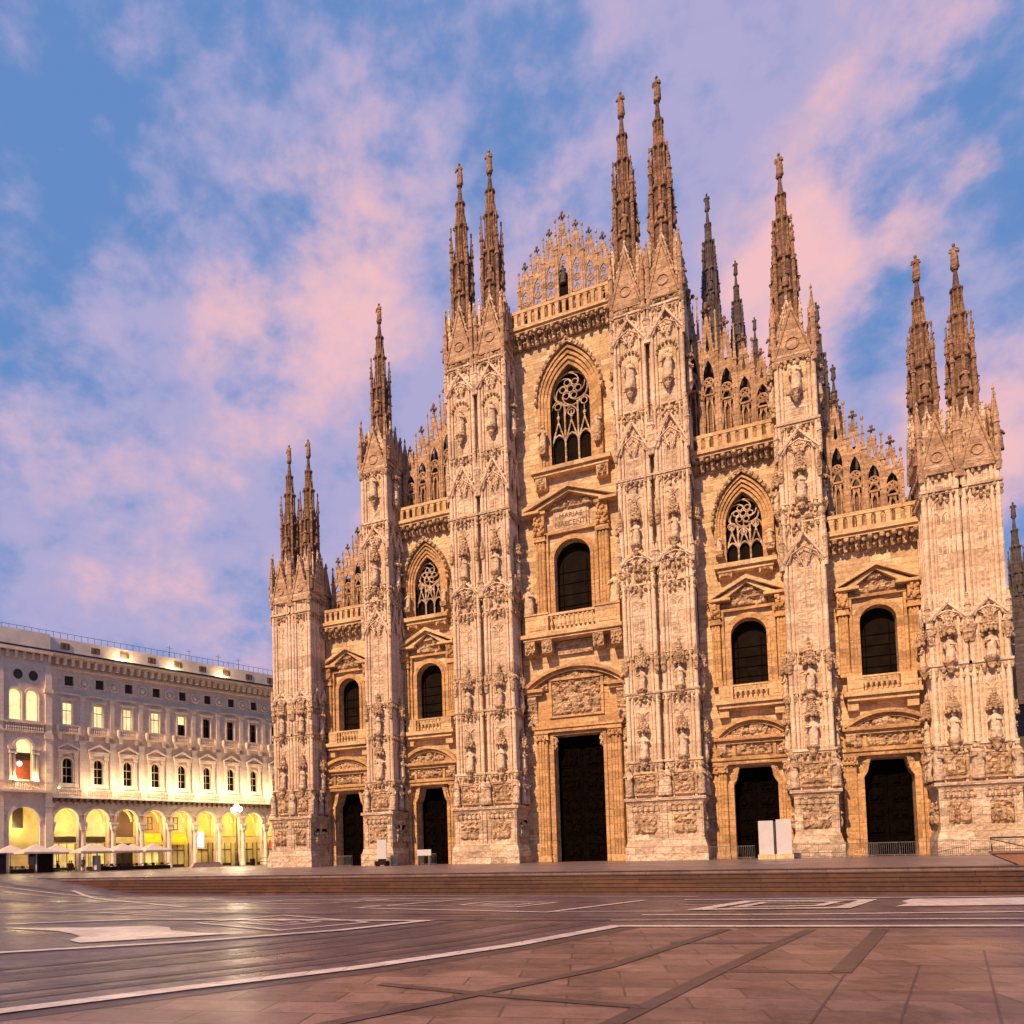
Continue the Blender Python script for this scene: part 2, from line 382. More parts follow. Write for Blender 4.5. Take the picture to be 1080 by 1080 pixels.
# ------------------------------------------------------------------ the cathedral
cath = empty('cathedral', 'tall pink marble gothic cathedral front bristling with spires and statues', 'cathedral')
YW = 0.3                                                             # face of the front wall
BAYS = {'c': dict(x0=-5.3, x1=5.3, xc=0.1), 'b': dict(x0=11.5, x1=18.7, xc=15.5), 'a': dict(x0=21.7, x1=28.6, xc=25.55)}
def bay_spec(k):
    if k == 'c': return dict(door=('flat',0.1,2.42,0,12.4,12.4), win=('round',.1,1.8,24.3,29.95,31.75), goth=('point',.35,1.98,39.1,46.0,49.5), top=52.6)
    if k == 'b': return dict(door=('shoulder',15.65,1.78,0,6.6,8.15), win=('round',15.6,1.46,15.45,19.95,21.42), goth=('point',15.6,1.5,26.4,30.1,33.0), top=36.0)
    return dict(door=('shoulder',25.7,1.78,0,6.6,8.1), win=('round',25.5,1.33,15.05,19.65,20.98), goth=None, top=26.2)
def mir(op, s): return None if op is None else (op[0], op[1]*s, *op[2:])

def fluted(mb, x0, x1, y0, y1, z0, z1, n=4):                          # fluted pilaster with base and capital
    w = (x1-x0)
    mb.box(x0-.06, x1+.06, y0-.06, y1, z0, z0+.35); mb.box(x0-.03, x1+.03, y0-.03, y1, z0+.35, z0+.6)
    mb.box(x0, x1, y0+.10, y1, z0+.6, z1-.7)
    for i in range(n):
        c = x0+w*(i+.5)/n; mb.box(c-w/n*.28, c+w/n*.28, y0, y0+.10, z0+.6, z1-.75)
    mb.taper(x0-.14, x1+.14, y0-.14, y1, z1-.7, z1-.12, .1, .1, 0); mb.box(x0-.16, x1+.16, y0-.16, y1, z1-.12, z1)
def capital_lumps(mb, x0, x1, y, z0, z1, seed):
    rn = random.Random(seed)
    for i in range(8):
        mb.blob(rn.uniform(x0,x1), y, rn.uniform(z0,z1), .12, .12, .14, 5)

def portal(k, s, rank):
    S = bay_spec(k); kind, xc, hw, zb, zs, za = S['door']; xc *= s
    root = MB(); big = k == 'c'
    jw = 1.15 if big else 1.02; ztop = 12.9 if big else 8.55
    op = (kind, xc, hw, zb, zs, za)
    frame_band(root, op, .3, YW-.5, YW-.002)
    frame_band(root, (kind, xc, hw+.3, zb, zs, za+.3), .22, YW-.35, YW-.002)
    p = root.build('portal', 'portal', cath)
    for sg in (-1, 1):
        c = MB(); a = xc+sg*(hw+.55); b = xc+sg*(hw+.55+jw); fluted(c, min(a,b), max(a,b), YW-.75, YW, 0, ztop-.2, 4)
        capital_lumps(c, min(a,b), max(a,b), YW-.9, ztop-1.0, ztop-.4, int(xc*7)+sg)
        c.build('pilaster', 'portal', p)
    # shoulder brackets in the door head
    c = MB()
    for sg in (-1, 1):
        for q in range(7): c.blob(xc+sg*(hw-.12-.07*(q%3)), YW-.25, za-.25-.2*q*(.8 if big else .6), .22-.02*q, .25, .2, 6)
    c.build('bracket', 'orna', p)
    w = hw+.55+jw
    e = MB(); e.box(xc-w-.1, xc+w+.1, YW-.85, YW, ztop-.2, ztop+.15); e.box(xc-w-.25, xc+w+.25, YW-1.0, YW, ztop+.15, ztop+.4)
    pz0, pz1 = (14.3, 17.75) if big else (ztop+.5, 10.35)
    pw = 5.1 if big else 3.25
    zc_ = 16.7 if big else 10.45; zap = 19.15 if big else (12.45 if k == 'b' else 12.1)
    e.box(xc-w-.1, xc+w+.1, YW-.55, YW-.002, ztop+.4, zc_)
    e.build('lintel', 'portal', p)
    f = MB(); rw = 2.4 if big else 1.5
    f.box(xc-rw-.3, xc+rw+.3, YW-.85, YW-.55, pz1, pz1+.25) if big else None; f.box(xc-rw-.25, xc-rw, YW-.75, YW-.55, pz0-.2, pz1); f.box(xc+rw, xc+rw+.25, YW-.75, YW-.55, pz0-.2, pz1); f.box(xc-rw, xc+rw, YW-.75, YW-.55, pz0-.2, pz0); 
    f.build('panel_frame', 'portal', p)
    r = MB(); r.relief(xc-rw, xc+rw, pz0, pz1, YW-.56, .3, int(xc*13)+5, 5 if big else 4, 9)
    if not big:
        r.relief(xc-pw+.5, xc-rw-.3, pz0, pz1, YW-.56, .28, int(xc*3)+9, 1, 8); r.relief(xc+rw+.3, xc+pw-.5, pz0, pz1, YW-.56, .28, int(xc*3)+19, 1, 8)
    r.build('relief_panel', 'orna', p)
    # segmental pediment
    ch = pw; hgt = zap-zc_-(.45 if big else .35); rad = (ch*ch+hgt*hgt)/(2*hgt); a0 = math.asin(ch/rad)
    zc0 = zc_+(.45 if big else .35)-(rad-hgt)
    def seg(rr, half): return [(xc+rr*math.sin(-half+2*half*i/20), zc0+rr*math.cos(-half+2*half*i/20)) for i in range(21)]
    t = MB(); d = 1.5 if big else 1.25
    t.strip(seg(rad, a0), seg(rad-.32, a0*.985), YW-d, YW); t.strip(seg(rad-.32, a0*.97), seg(rad-.62, a0*.95), YW-d+.35, YW)
    if big:
        for sg in (-1, 1):
            p_, q_ = sorted((xc+sg*ch, xc+sg*(ch-2.0))); t.box(p_, q_, YW-d, YW, zc_, zc_+.3); t.box(p_+.2, q_-.2, YW-d+.3, YW, zc_-.3, zc_)
    else: t.box(xc-ch, xc+ch, YW-d, YW, zc_, zc_+.3); t.box(xc-ch+.2, xc+ch-.2, YW-d+.3, YW, zc_-.3, zc_)
    t.build('pediment', 'portal', p)
    g = MB(); inner = seg(rad-.6, a0*.93)
    g.strip(inner, [(x, zc_+.28) for x, z in inner], YW-.5, YW)
    rn = random.Random(int(xc*31)+2)
    for q in range(90 if big else 60):
        x = xc+rn.uniform(-.8,.8)*ch; zt = zc0+math.sqrt(max(0,(rad-.7)**2-(x-xc)**2)); 
        if big and abs(x-xc) < rw+.4 and zt < 18.0: continue
        if zt > zc_+.5: g.blob(x, YW-.55, rn.uniform(max(zc_+.35, 18.0 if big and abs(x-xc) < rw+.4 else 0), zt), rn.uniform(.14,.32), .28, rn.uniform(.14,.32), 6)
    g.blob(xc, YW-.6, (18.2 if big else zc_+hgt*.55), .45, .4, .5, 8)
    g.build('tympanum', 'orna', p)
    for sg in (-1, 1):                                               # scroll consoles carrying the pediment
        c = MB(); cx = xc+sg*(pw-.75 if big else pw-.6); z1 = zc_-.3; z0 = z1-(3.4 if big else 1.5)
        pr = [(.95,z1),(1.0,z1-.3),(.8,z1-.8),(.5,z0+.5),(.55,z0+.25),(.3,z0)]
        w2 = .45 if big else .35
        for i in range(len(pr)-1):
            (d0,za_),(d1,zb_) = pr[i], pr[i+1]
            c.add([(cx-w2,YW-d0-.1,za_),(cx+w2,YW-d0-.1,za_),(cx+w2,YW,za_),(cx-w2,YW,za_),(cx-w2,YW-d1-.1,zb_),(cx+w2,YW-d1-.1,zb_),(cx+w2,YW,zb_),(cx-w2,YW,zb_)],
                  [(0,1,2,3),(7,6,5,4),(4,5,1,0),(5,6,2,1),(7,4,0,3)])
        for q in range(8): c.blob(cx+random.uniform(-w2,w2), YW-.85-random.uniform(0,.2), z1-.3-(z1-z0-.5)*q/8, .16, .16, .16, 5)
        c.build('console', 'orna', p)
    # door leaves, set back in a dark reveal
    d = MB(); yd = YW+1.15
    for sg in (-1, 1):
        a, b = sorted((xc+sg*.02, xc+sg*hw)); d.box(a, b, yd, yd+.18, 0, za-.02)
        nz = 5
        for j in range(nz):
            z0 = .35+(za-1.2)*j/nz; z1 = z0+(za-1.2)/nz-.25
            d.box(a+.25, b-.2, yd-.07, yd, z0, z1); d.relief(a+.35, b-.3, z0+.12, z1-.12, yd-.075, .16, int(xc)+j*3+sg, 3, 6)
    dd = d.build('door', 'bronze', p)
    return p

def balusters(mb, x0, x1, y, z0, z1, step=.42, r=.13):
    n = max(2, int(round((x1-x0)/step))); h = z1-z0
    for i in range(n):
        x = x0+(x1-x0)*(i+.5)/n
        mb.lathe(x, y, [(r*.9,z0),(r*.9,z0+h*.1),(r*.45,z0+h*.18),(r,z0+h*.4),(r*.4,z0+h*.7),(r*.8,z0+h*.85),(r*.8,z1)], 6)

def aedicule(k, s):
    S = bay_spec(k); kind, xc, hw, zb, zs, za = S['win']; xc *= s; op = (kind, xc, hw, zb, zs, za)
    big = k == 'c'
    pw, zp, zap = {'c': (4.65, 34.85, 36.95), 'b': (3.05, 23.3, 25.05), 'a': (3.0, 22.6, 24.4)}[k]
    m = MB(); frame_band(m, op, .28, YW-.35, YW-.002); frame_band(m, (kind, xc, hw+.28, zb, zs, za+.28), .25, YW-.2, YW-.002)
    # square outer frame
    zt = za+.75
    m.box(xc-hw-.75, xc-hw-.53, YW-.42, YW-.002, zb, zt); m.box(xc+hw+.53, xc+hw+.75, YW-.42, YW-.002, zb, zt); m.box(xc-hw-.75, xc+hw+.75, YW-.45, YW-.002, zt, zt+.25)
    a = m.build('window_aedicule', 'portal', cath)
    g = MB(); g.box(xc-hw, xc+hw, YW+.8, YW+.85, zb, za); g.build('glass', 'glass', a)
    mull = MB()
    for q in (-.33, .33): mull.box(xc+q*hw*2-.03, xc+q*hw*2+.03, YW+.74, YW+.8, zb, zs)
    for q in range(1, 5): mull.box(xc-hw, xc+hw, YW+.745, YW+.8, zb+(zs-zb)*q/5-.03, zb+(zs-zb)*q/5+.03)
    mull.build('glazing_bar', 'bronze', a)
    cw = .95 if big else .72; cz1 = zp-1.25 if big else zp-.75
    for sg in (-1, 1):
        c = MB(); p, q = sorted((xc+sg*(hw+.85), xc+sg*(hw+.85+cw))); fluted(c, p, q, YW-.6, YW, zb, cz1-(1.0 if big else .8), 3)
        rn = random.Random(int(xc*5)+sg)
        zz0, zz1 = cz1-(1.0 if big else .8), zp-.3
        c.box(p-.05, q+.05, YW-.8, YW, zz0, zz1); 
        for _ in range(16): c.blob(rn.uniform(p,q), YW-.85, rn.uniform(zz0+.1, zz1-.1), .17, .2, .2, 5)
        c.box(p-.25, q+.25, YW-1.0, YW, zz1, zz1+.28)
        c.build('column', 'portal', a)
    # pediment
    t = MB(); dp = 1.35 if big else 1.1; e = .38 if big else .3
    for sg in (-1, 1):
        A, B = (xc+sg*pw, zp), (xc, zap)
        pts = [(xc+sg*pw, zp), (xc+sg*pw, zp+e), (xc, zap+e*.3), (xc, zap-e*.9)]
        if sg > 0: pts = pts[::-1]
        t.poly(pts[::-1], YW-dp, YW)
        pts = [(xc+sg*(pw-.5), zp), (xc, zap-e*.9), (xc, zap-e*1.8), (xc+sg*(pw-1.3), zp)]
        if sg < 0: pts = pts[::-1]
        t.poly(pts[::-1], YW-dp+.35, YW)
        p, q = sorted((xc+sg*pw, xc+sg*(pw-1.7))); t.box(p, q, YW-dp, YW, zp-.25, zp-.002)
    t.build('pediment', 'trim', a)
    r = MB()
    rw = 1.75 if big else 1.25
    if big:
        r.relief(xc-2.4, xc+2.4, zp-.1, zp+.85, YW-.15, .35, 77, 3, 9)
    else:
        r.relief(xc-1.7, xc+1.7, za+1.05, zp+.55, YW-.12, .35, int(xc*9), 4, 10)
        r.relief(xc-.7, xc+.7, zp+.4, zap-.6, YW-.15, .35, int(xc*4), 1, 10)
    r.build('relief_panel', 'orna', a)
    if big:
        q = MB(); q.box(xc-1.55, xc+1.55, YW-.3, YW-.002, 32.85, 34.65); q.box(xc-1.75, xc+1.75, YW-.2, YW-.002, 32.7, 34.75)
        pl = q.build('inscription_plaque', 'pier', a)
        for txt, z in (('MARIAE', 33.95), ('NASCENTI', 33.15)):
            cu = bpy.data.curves.new('inscription', 'FONT'); cu.body = txt; cu.size = .68; cu.align_x = 'CENTER'; cu.extrude = .02
            tmp = bpy.data.objects.new('tmp', cu); COL.objects.link(tmp); bpy.context.view_layer.update()
            me = bpy.data.meshes.new_from_object(tmp.evaluated_get(bpy.context.evaluated_depsgraph_get())); bpy.data.objects.remove(tmp)
            me.transform(Matrix.Translation((xc, YW-.325, z)) @ Matrix.Rotation(R(90), 4, 'X')); me.materials.clear(); me.materials.append(M['letter'])
            o = bpy.data.objects.new('inscription', me); COL.objects.link(o); o.parent = pl
    # balcony
    b = MB()
    if big:
        bz0, bz1 = 22.35, 24.25; y = YW-1.35
        b.box(xc-5.0, xc+4.8, YW-1.9, YW, bz0-.35, bz0); b.box(xc-4.8, xc+4.6, YW-1.7, YW, bz0-.6, bz0-.35)
        b.box(xc-2.3, xc+2.3, y-.18, y+.18, bz1-.22, bz1)
        balusters(b, xc-2.2, xc+2.2, y, bz0+.25, bz1-.22, .44, .15); b.box(xc-2.3, xc+2.3, y-.2, y+.2, bz0, bz0+.25)
        for sg in (-1, 1):
            p_, q_ = sorted((xc+sg*2.3, xc+sg*4.6)); b.box(p_, q_, y-.2, YW, bz0, bz1); b.box(p_-.05, q_+.05, y-.3, YW, bz1, bz1+.15)
            b.box(p_+.3, q_-.3, y-.26, y-.2, bz0+.4, bz1-.4)
        bo = b.build('balcony', 'trim', a)
        c = MB()
        for x in (-4.2, -2.5, 2.5, 4.2):
            c.taper(xc+x-.5, xc+x+.5, YW-1.5, YW, bz0-1.9, bz0-.6, 0, -.15, 0)
            for _ in range(10): c.blob(xc+x+random.uniform(-.4,.4), YW-1.6, bz0-1.3+random.uniform(-.5,.5), .16, .16, .16, 5)
        c.box(xc-1.7, xc+1.7, YW-.4, YW, bz0-2.0, bz0-.7)
        c.build('bracket', 'orna', a)
        for x in (-4.3, 4.1): statue(a, xc+x, YW-1.1, bz1+.15, 3.0)
    else:
        bz0, bz1 = zb-1.35, zb-.02; y = YW-.75
        b.box(xc-hw-1.45, xc+hw+1.45, YW-1.25, YW, bz0-.4, bz0); b.box(xc-hw-1.2, xc+hw+1.2, YW-1.0, YW, bz0-.75, bz0-.4)
        b.box(xc-hw, xc+hw, y-.15, y+.15, bz1-.15, bz1); balusters(b, xc-hw, xc+hw, y, bz0+.15, bz1-.15, .4, .13)
        for sg in (-1, 1):
            p_, q_ = sorted((xc+sg*hw, xc+sg*(hw+1.15))); b.box(p_, q_, y-.15, YW, bz0, bz1); b.box(p_+.2, q_-.2, y-.2, y-.15, bz0+.25, bz1-.25)
        b.build('balcony', 'trim', a)
        d = MB()
        for sg in (-1, 1):
            d.box(xc+sg*(hw+.8)-.4, xc+sg*(hw+.8)+.4, YW-.7, YW, bz0-1.5, bz0-.75)
        d.build('bracket', 'trim', a)
    return a

def ring(mb, xc, y, zc, r, t, n=20):
    mb.tube([(xc+r*math.cos(2*math.pi*i/n), y, zc+r*math.sin(2*math.pi*i/n)) for i in range(n+1)], t, 5)
def path(mb, pts, y, t): mb.tube([(x, y, z) for x, z in pts], t, 5)

def gothic(k, s):
    S = bay_spec(k)
    if S['goth'] is None: return
    kind, xc, hw, zb, zs, za = S['goth']; xc *= s; big = k == 'c'
    m = MB(); t = .30 if big else .24
    for i in range(4):                                               # stepped orders of the arch
        frame_band(m, (kind, xc, hw+i*t, zb, zs, za+i*t*1.6), t*.98, YW-.15-.14*i, YW+.6-.15*i)
    g = m.build('gothic_window', 'portal', cath)
    o = MB(); ext = 4*t                                              # carved outer hood with crockets and jamb figures
    out = outline(kind, xc, hw+ext+.22, zs-.2, zs, za+ext*1.6+.45); inn = outline(kind, xc, hw+ext, zs-.2, zs, za+ext*1.6)
    o.strip(out, inn, YW-.85, YW)
    cv = curve_of(kind, xc, hw+ext+.1, zs, za+ext*1.6+.3)
    for i in range(0, len(cv)): o.blob(cv[i][0], YW-.85, cv[i][1], .2, .2, .22, 5)
    o.build('hood_moulding', 'orna', g)
    for sg in (-1, 1):
        statue(g, xc+sg*(hw+ext*.62), YW-.75, zb+(2.2 if big else 1.2), 2.2 if big else 1.6)
        c = MB(); c.taper(xc+sg*(hw+ext*.62)-.3, xc+sg*(hw+ext*.62)+.3, YW-1.0, YW-.4, zb+(1.5 if big else .7), zb+(2.2 if big else 1.2), -.08, -.08, 0)
        c.build('console', 'orna', g)
    sl = MB(); w = 3.95 if big else 2.55
    sl.box(xc-w, xc+w, YW-1.1, YW, zb-.4, zb); sl.box(xc-w+.25, xc+w-.25, YW-.85, YW, zb-.75, zb-.4)
    zl = 37.15 if big else 25.2
    for sg in (-1, 1): sl.box(xc+sg*(w-.9)-.55, xc+sg*(w-.9)+.55, YW-.75, YW, zl, zb-.75)
    sl.build('sill', 'trim', g)
    cc = MB()
    for sg in (-1, 1): cc.relief(xc+sg*(w-.9)-.45, xc+sg*(w-.9)+.45, zl+.05, zb-.85, YW-.755, .25, int(xc)+sg*3, 2, 10)
    cc.build('relief_panel', 'orna', g)
    gl = MB(); gl.poly([p for p in outline(kind, xc, hw, zb, zs, za)][::-1], YW+.75, YW+.8); gl.build('glass', 'glass', g)
    # tracery
    T = MB(); y = YW+.45; r = .085 if big else .075
    rr = hw*.86; zr = zs+.15+(.25 if big else .0); 
    zr = za-rr-(.55 if big else .5)
    ring(T, xc, y, zr, rr, r, 28); ring(T, xc, y, zr, rr*.2, r*.8, 10)
    nb = 6
    for i in range(nb):
        a = 2*math.pi*i/nb+.3
        pts = []
        for q in range(9):
            u = q/8; rad = rr*(.2+.8*u); pts.append((xc+rad*math.cos(a+1.35*u*u), zr+rad*math.sin(a+1.35*u*u)))
        path(T, pts, y, r*.8)
        ring(T, xc+rr*.46*math.cos(a+.65), y, zr+rr*.46*math.sin(a+.65), rr*.18, r*.65, 10)
    lw = hw*2/3; zh = zb+(zr-rr-zb)*.42
    for i in range(3):
        c = xc-hw+lw*(i+.5)
        path(T, pointed(c, lw*.5, zh, zh+lw*.75), y, r)
        gz = zh+lw*1.75
        T.tube([(c-lw*.5, y, zh+.1), (c, y, gz)], r*1.0, 5); T.tube([(c+lw*.5, y, zh+.1), (c, y, gz)], r*1.0, 5)
        T.tube([(c, y, gz), (c, y, gz+lw*.9)], r*.6, 4); T.blob(c, y, gz+lw*.35, .17, .12, .2, 6); T.blob(c, y, gz+lw*.12, .1, .1, .1, 5)
        zt = zr-rr*(.55 if i != 1 else 1.02)
        path(T, pointed(c, lw*.48, zt-lw*.7, zt), y, r*.8); ring(T, c, y, zt-lw*.45, lw*.24, r*.7, 10)
    for x in (xc-lw*.5, xc+lw*.5): T.tube([(x, y, zb), (x, y, zr-rr*.8)], r*1.15, 6)
    T.build('tracery', 'pier', g)

def gallery(k, s):
    b = BAYS[k]; x0, x1 = sorted((b['x0']*s, b['x1']*s))
    zt, zb, zc0 = {'c': (55.75, 53.95, 52.1), 'b': (38.45, 36.95, 35.3), 'a': (28.8, 27.3, 25.7)}[k]
    x0 += .02; x1 -= .02
    m = MB(); yb = YW-1.05
    m.box(x0, x1, YW-1.45, YW+1.2, zb-.3, zb); m.box(x0, x1, YW-1.25, YW, zb-.55, zb-.3)
    m.box(x0, x1, yb-.2, yb+.2, zt-.3, zt); m.box(x0, x1, yb-.18, yb+.18, zb, zb+.2)
    n = int(round((x1-x0)/.72)); w = (x1-x0)/n
    for i in range(n+1):
        x = x0+w*i; m.box(max(x0,x-.17), min(x1,x+.17), yb-.16, yb+.16, zb+.2, zt-.3)
        if i < n: m.strip(rounded(x+w/2, w/2-.17, zt-.6, zt-.35, 6), [(q, zt-.3) for q, z in rounded(x+w/2, w/2-.17, zt-.6, zt-.35, 6)], yb-.12, yb+.12)
    g = m.build('gallery', 'trim', cath)
    c = MB(); n = int(round((x1-x0)/.85)); w = (x1-x0)/n; rn = random.Random(int(x0*3))
    for i in range(n+1):                                             # arcaded corbel table
        x = min(max(x0+w*i, x0+.2), x1-.2)
        c.taper(x-.2, x+.2, YW-.55, YW, zc0+.35, zb-.55, 0, -.35, 0); c.blob(x, YW-.5, zc0+.25, .22, .25, .35, 6)
        c.blob(x, YW-1.3, zb-.75, .2, .15, .25, 6)
        if i < n:
            cv = pointed(x0+w*(i+.5), w/2-.12, zc0+.75, zb-.75, 5); c.strip([(q, zb-.55) for q, z in cv], cv, YW-.95, YW-.45)
            c.blob(x0+w*(i+.5), YW-1.1, zb-.9+rn.uniform(-.1,.1), .18, .2, .2, 5); c.blob(x0+w*(i+.5), YW-.25, zc0+.6, .3, .35, .5, 6); c.blob(x0+w*(i+.5), YW-.45, zc0+1.1, .16, .2, .2, 5)
    c.build('corbel_table', 'orna', g)
    return g

def finial(mb, x, y, z, s=1.0):
    mb.cyl(x, y, z, z+.9*s, .09*s, .06*s, 5)
    for a in range(4):
        mb.blob(x+.24*s*math.cos(a*math.pi/2), y+.24*s*math.sin(a*math.pi/2), z+.55*s, .15*s, .15*s, .14*s, 5)
    mb.blob(x, y, z+.95*s, .17*s, .17*s, .22*s, 6); mb.blob(x, y, z+.15*s, .16*s, .16*s, .1*s, 5)

def tracery_panel(mb, xc, w, z0, H, y, solid, t=.13):                # openwork gable panel
    hw = w/2-.1
    zs = z0+H*solid
    za, zp = z0+H*.62, z0+H*.50                                      # arch apex and spring
    mb.box(xc-hw, xc-hw*.74, y-.1, y+.12, z0, zp); mb.box(xc+hw*.74, xc+hw, y-.1, y+.12, z0, zp)
    arc_ = pointed(xc, hw*.74, zp, za); zg0, zg1 = z0+H*.58, z0+H*.90
    roof = [(x, zg0+(zg1-zg0)*max(0, 1-abs(x-xc)/(hw*.98))) for x, z in arc_]
    mb.strip([(x, max(r, z+.12)) for (x, r), (q, z) in zip([(a[0], min(b[1], za+.3)) for a, b in zip(arc_, roof)], arc_)], arc_, y-.08, y+.1)
    mb.box(xc-hw, xc-hw*.74, y-.1, y+.12, zp, zg0); mb.box(xc+hw*.74, xc+hw, y-.1, y+.12, zp, zg0)
    zq = (zs+zp)/2+.12; rq = hw*.5
    ring(mb, xc, y, zq+H*.02, rq*1.25, t*.7, 12)
    for q in range(4): ring(mb, xc+rq*.58*math.cos(q*math.pi/2), y, zq+H*.02+rq*.58*math.sin(q*math.pi/2), rq*.48, t*.45, 8)
    path(mb, pointed(xc, hw*.74, zs-H*.02, zs+H*.07), y, t*.7); mb.box(xc-hw, xc+hw, y-.1, y+.1, zs-.14, zs+.02)
    path(mb, pointed(xc, hw*.74, z0+H*max(.02, solid-.2), zs-.2), y+.06, t*.6)
    # solid gablet with a pierced middle
    A = (xc, zg1); zi = za+.28
    for sg in (-1, 1):
        hole = [(xc, zg1-(zg1-zi)*.35), (xc+sg*hw*.26, zi+(zg1-zi)*.18), (xc, zi+(zg1-zi)*.1)]
        o = [(xc, zg1), (xc+sg*hw*.98*(zg1-zi)/(zg1-zg0), zi), (xc, zi)]
        n = len(hole)
        for i in range(n-1):
            qd = [o[i], o[i+1], hole[i+1], hole[i]]
            mb.poly(qd if sg < 0 else qd[::-1], y-.07, y+.09)
        mb.poly(([(xc+sg*hw*.98*(zg1-zi)/(zg1-zg0), zi), (xc+sg*hw*.98, zg0), (xc+sg*hw*.5, za-.05), (xc, zi)])[::(1 if sg < 0 else -1)], y-.07, y+.09)
        mb.tube([(xc+sg*(hw*.98+.04), y, zg0), (xc, y, zg1+.05)], t*1.05, 5)
        for q in range(1, 5): mb.blob(xc+sg*(hw*.98*(1-q/5.)+.14), y, zg0+(zg1-zg0)*q/5.+.1, .12, .12, .14, 5)
    for sg in (-1, 1):                                               # little pinnacles and inner lights
        mb.lathe(xc+sg*hw*.5, y-.02, [(.07,zg0+.2),(.075,zg0+(zg1-zg0)*.55),(.12,zg0+(zg1-zg0)*.58),(.02,zg0+(zg1-zg0)*.9),(.07,zg0+(zg1-zg0)*.93),(.01,zg0+(zg1-zg0))], 5)
    for sg in (-1, 1): mb.box(xc+sg*hw-.07, xc+sg*hw+.07, y-.22, y+.12, z0, zg0); mb.box(xc+sg*hw*.36-.05, xc+sg*hw*.36+.05, y-.02, y+.12, z0, zs-.1)
    if solid < .35:
        ring(mb, xc, y, zp+(za-zp)*.42, hw*.3, t*.6, 10); mb.tube([(xc, y, zs), (xc, y, zq-rq)], t*.5, 4)
        for sg in (-1, 1): path(mb, pointed(xc+sg*hw*.37, hw*.36, zp-H*.03, zp+H*.05), y, t*.5)
    return (xc, y, zg1-.05, H*.1/1.15 if H > 9 else .95)
def crest_pinnacle(mb, x, y, z0, z1):
    h = z1-z0
    mb.box(x-.13, x+.13, y-.16, y+.22, z0, z0+h*.72); mb.box(x-.19, x+.19, y-.22, y+.22, z0+h*.72-.1, z0+h*.72+.06)
    mb.box(x-.15, x+.15, y-.16, y+.16, z0+h*.5-.08, z0+h*.5)
    mb.cyl(x, y, z0+h*.72, z1-.25, .19, .05, 4); mb.blob(x, y, z1-.2, .13, .13, .22, 6); mb.blob(x, y, z0+h*.85, .16, .16, .1, 5)

def crest(k, s):
    y = YW+.7
    if k == 'c':
        P = [(0,65.3),(1.35,63.95),(-1.35,63.95),(2.68,62.6),(-2.68,62.6),(4.0,61.3),(-4.0,61.0)]; Q = [(.68,64.6),(-.68,64.6),(2.0,63.3),(-2.0,63.2),(3.35,62.0),(-3.35,62.0),(4.68,60.7),(-4.68,60.4)]
        z0, w, solid = 53.95, 1.32, .30
        xl = (-5.25, 5.25)
    elif k == 'b':
        P = [(13.2,51.4),(14.72,49.6),(16.22,47.5),(17.66,45.6),(11.75,53.2)]; Q = [(12.45,52.2),(13.97,50.4),(15.48,48.6),(16.95,46.8),(18.4,45.0)]; z0, w, solid = 36.95, 1.46, .40; xl = (11.0, 18.5)
    else:
        P = [(23.2,39.9),(24.54,38.1),(25.87,36.4),(27.18,34.8),(21.9,41.6)]; Q = [(22.55,40.7),(23.89,39.0),(25.22,37.3),(26.56,35.6),(27.9,33.9)]; z0, w, solid = 27.3, 1.3, .38; xl = (21.4, 28.2)
    base = MB(); a, b = sorted((xl[0]*s, xl[1]*s)); base.box(a, b, y-.25, y+.35, z0-.4, z0+.3)
    root = base.build('gable_crest', 'crest', cath)
    up = {'c': .85, 'b': .6, 'a': .45}[k]; P = [(x, z+up) for x, z in P]; Q = [(x, z+up) for x, z in Q]
    for x, za in P:
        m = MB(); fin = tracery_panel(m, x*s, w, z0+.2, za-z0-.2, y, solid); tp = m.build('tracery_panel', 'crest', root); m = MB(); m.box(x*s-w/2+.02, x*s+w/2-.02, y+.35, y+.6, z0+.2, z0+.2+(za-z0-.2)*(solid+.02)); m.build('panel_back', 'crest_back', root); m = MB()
        if k != 'c': m.box(x*s-w/2+.02, x*s+w/2-.02, y+1.5, y+1.7, z0+.2, z0+.2+(za-z0-.2)*.76); m.build('roof_edge', 'dark', root); m = MB()
        finial(m, *fin); m.build('finial', 'spire', root)
    for x, za in Q:
        m = MB(); crest_pinnacle(m, x*s, y, z0, za); m.build('pinnacle', 'crest', root)
    return root

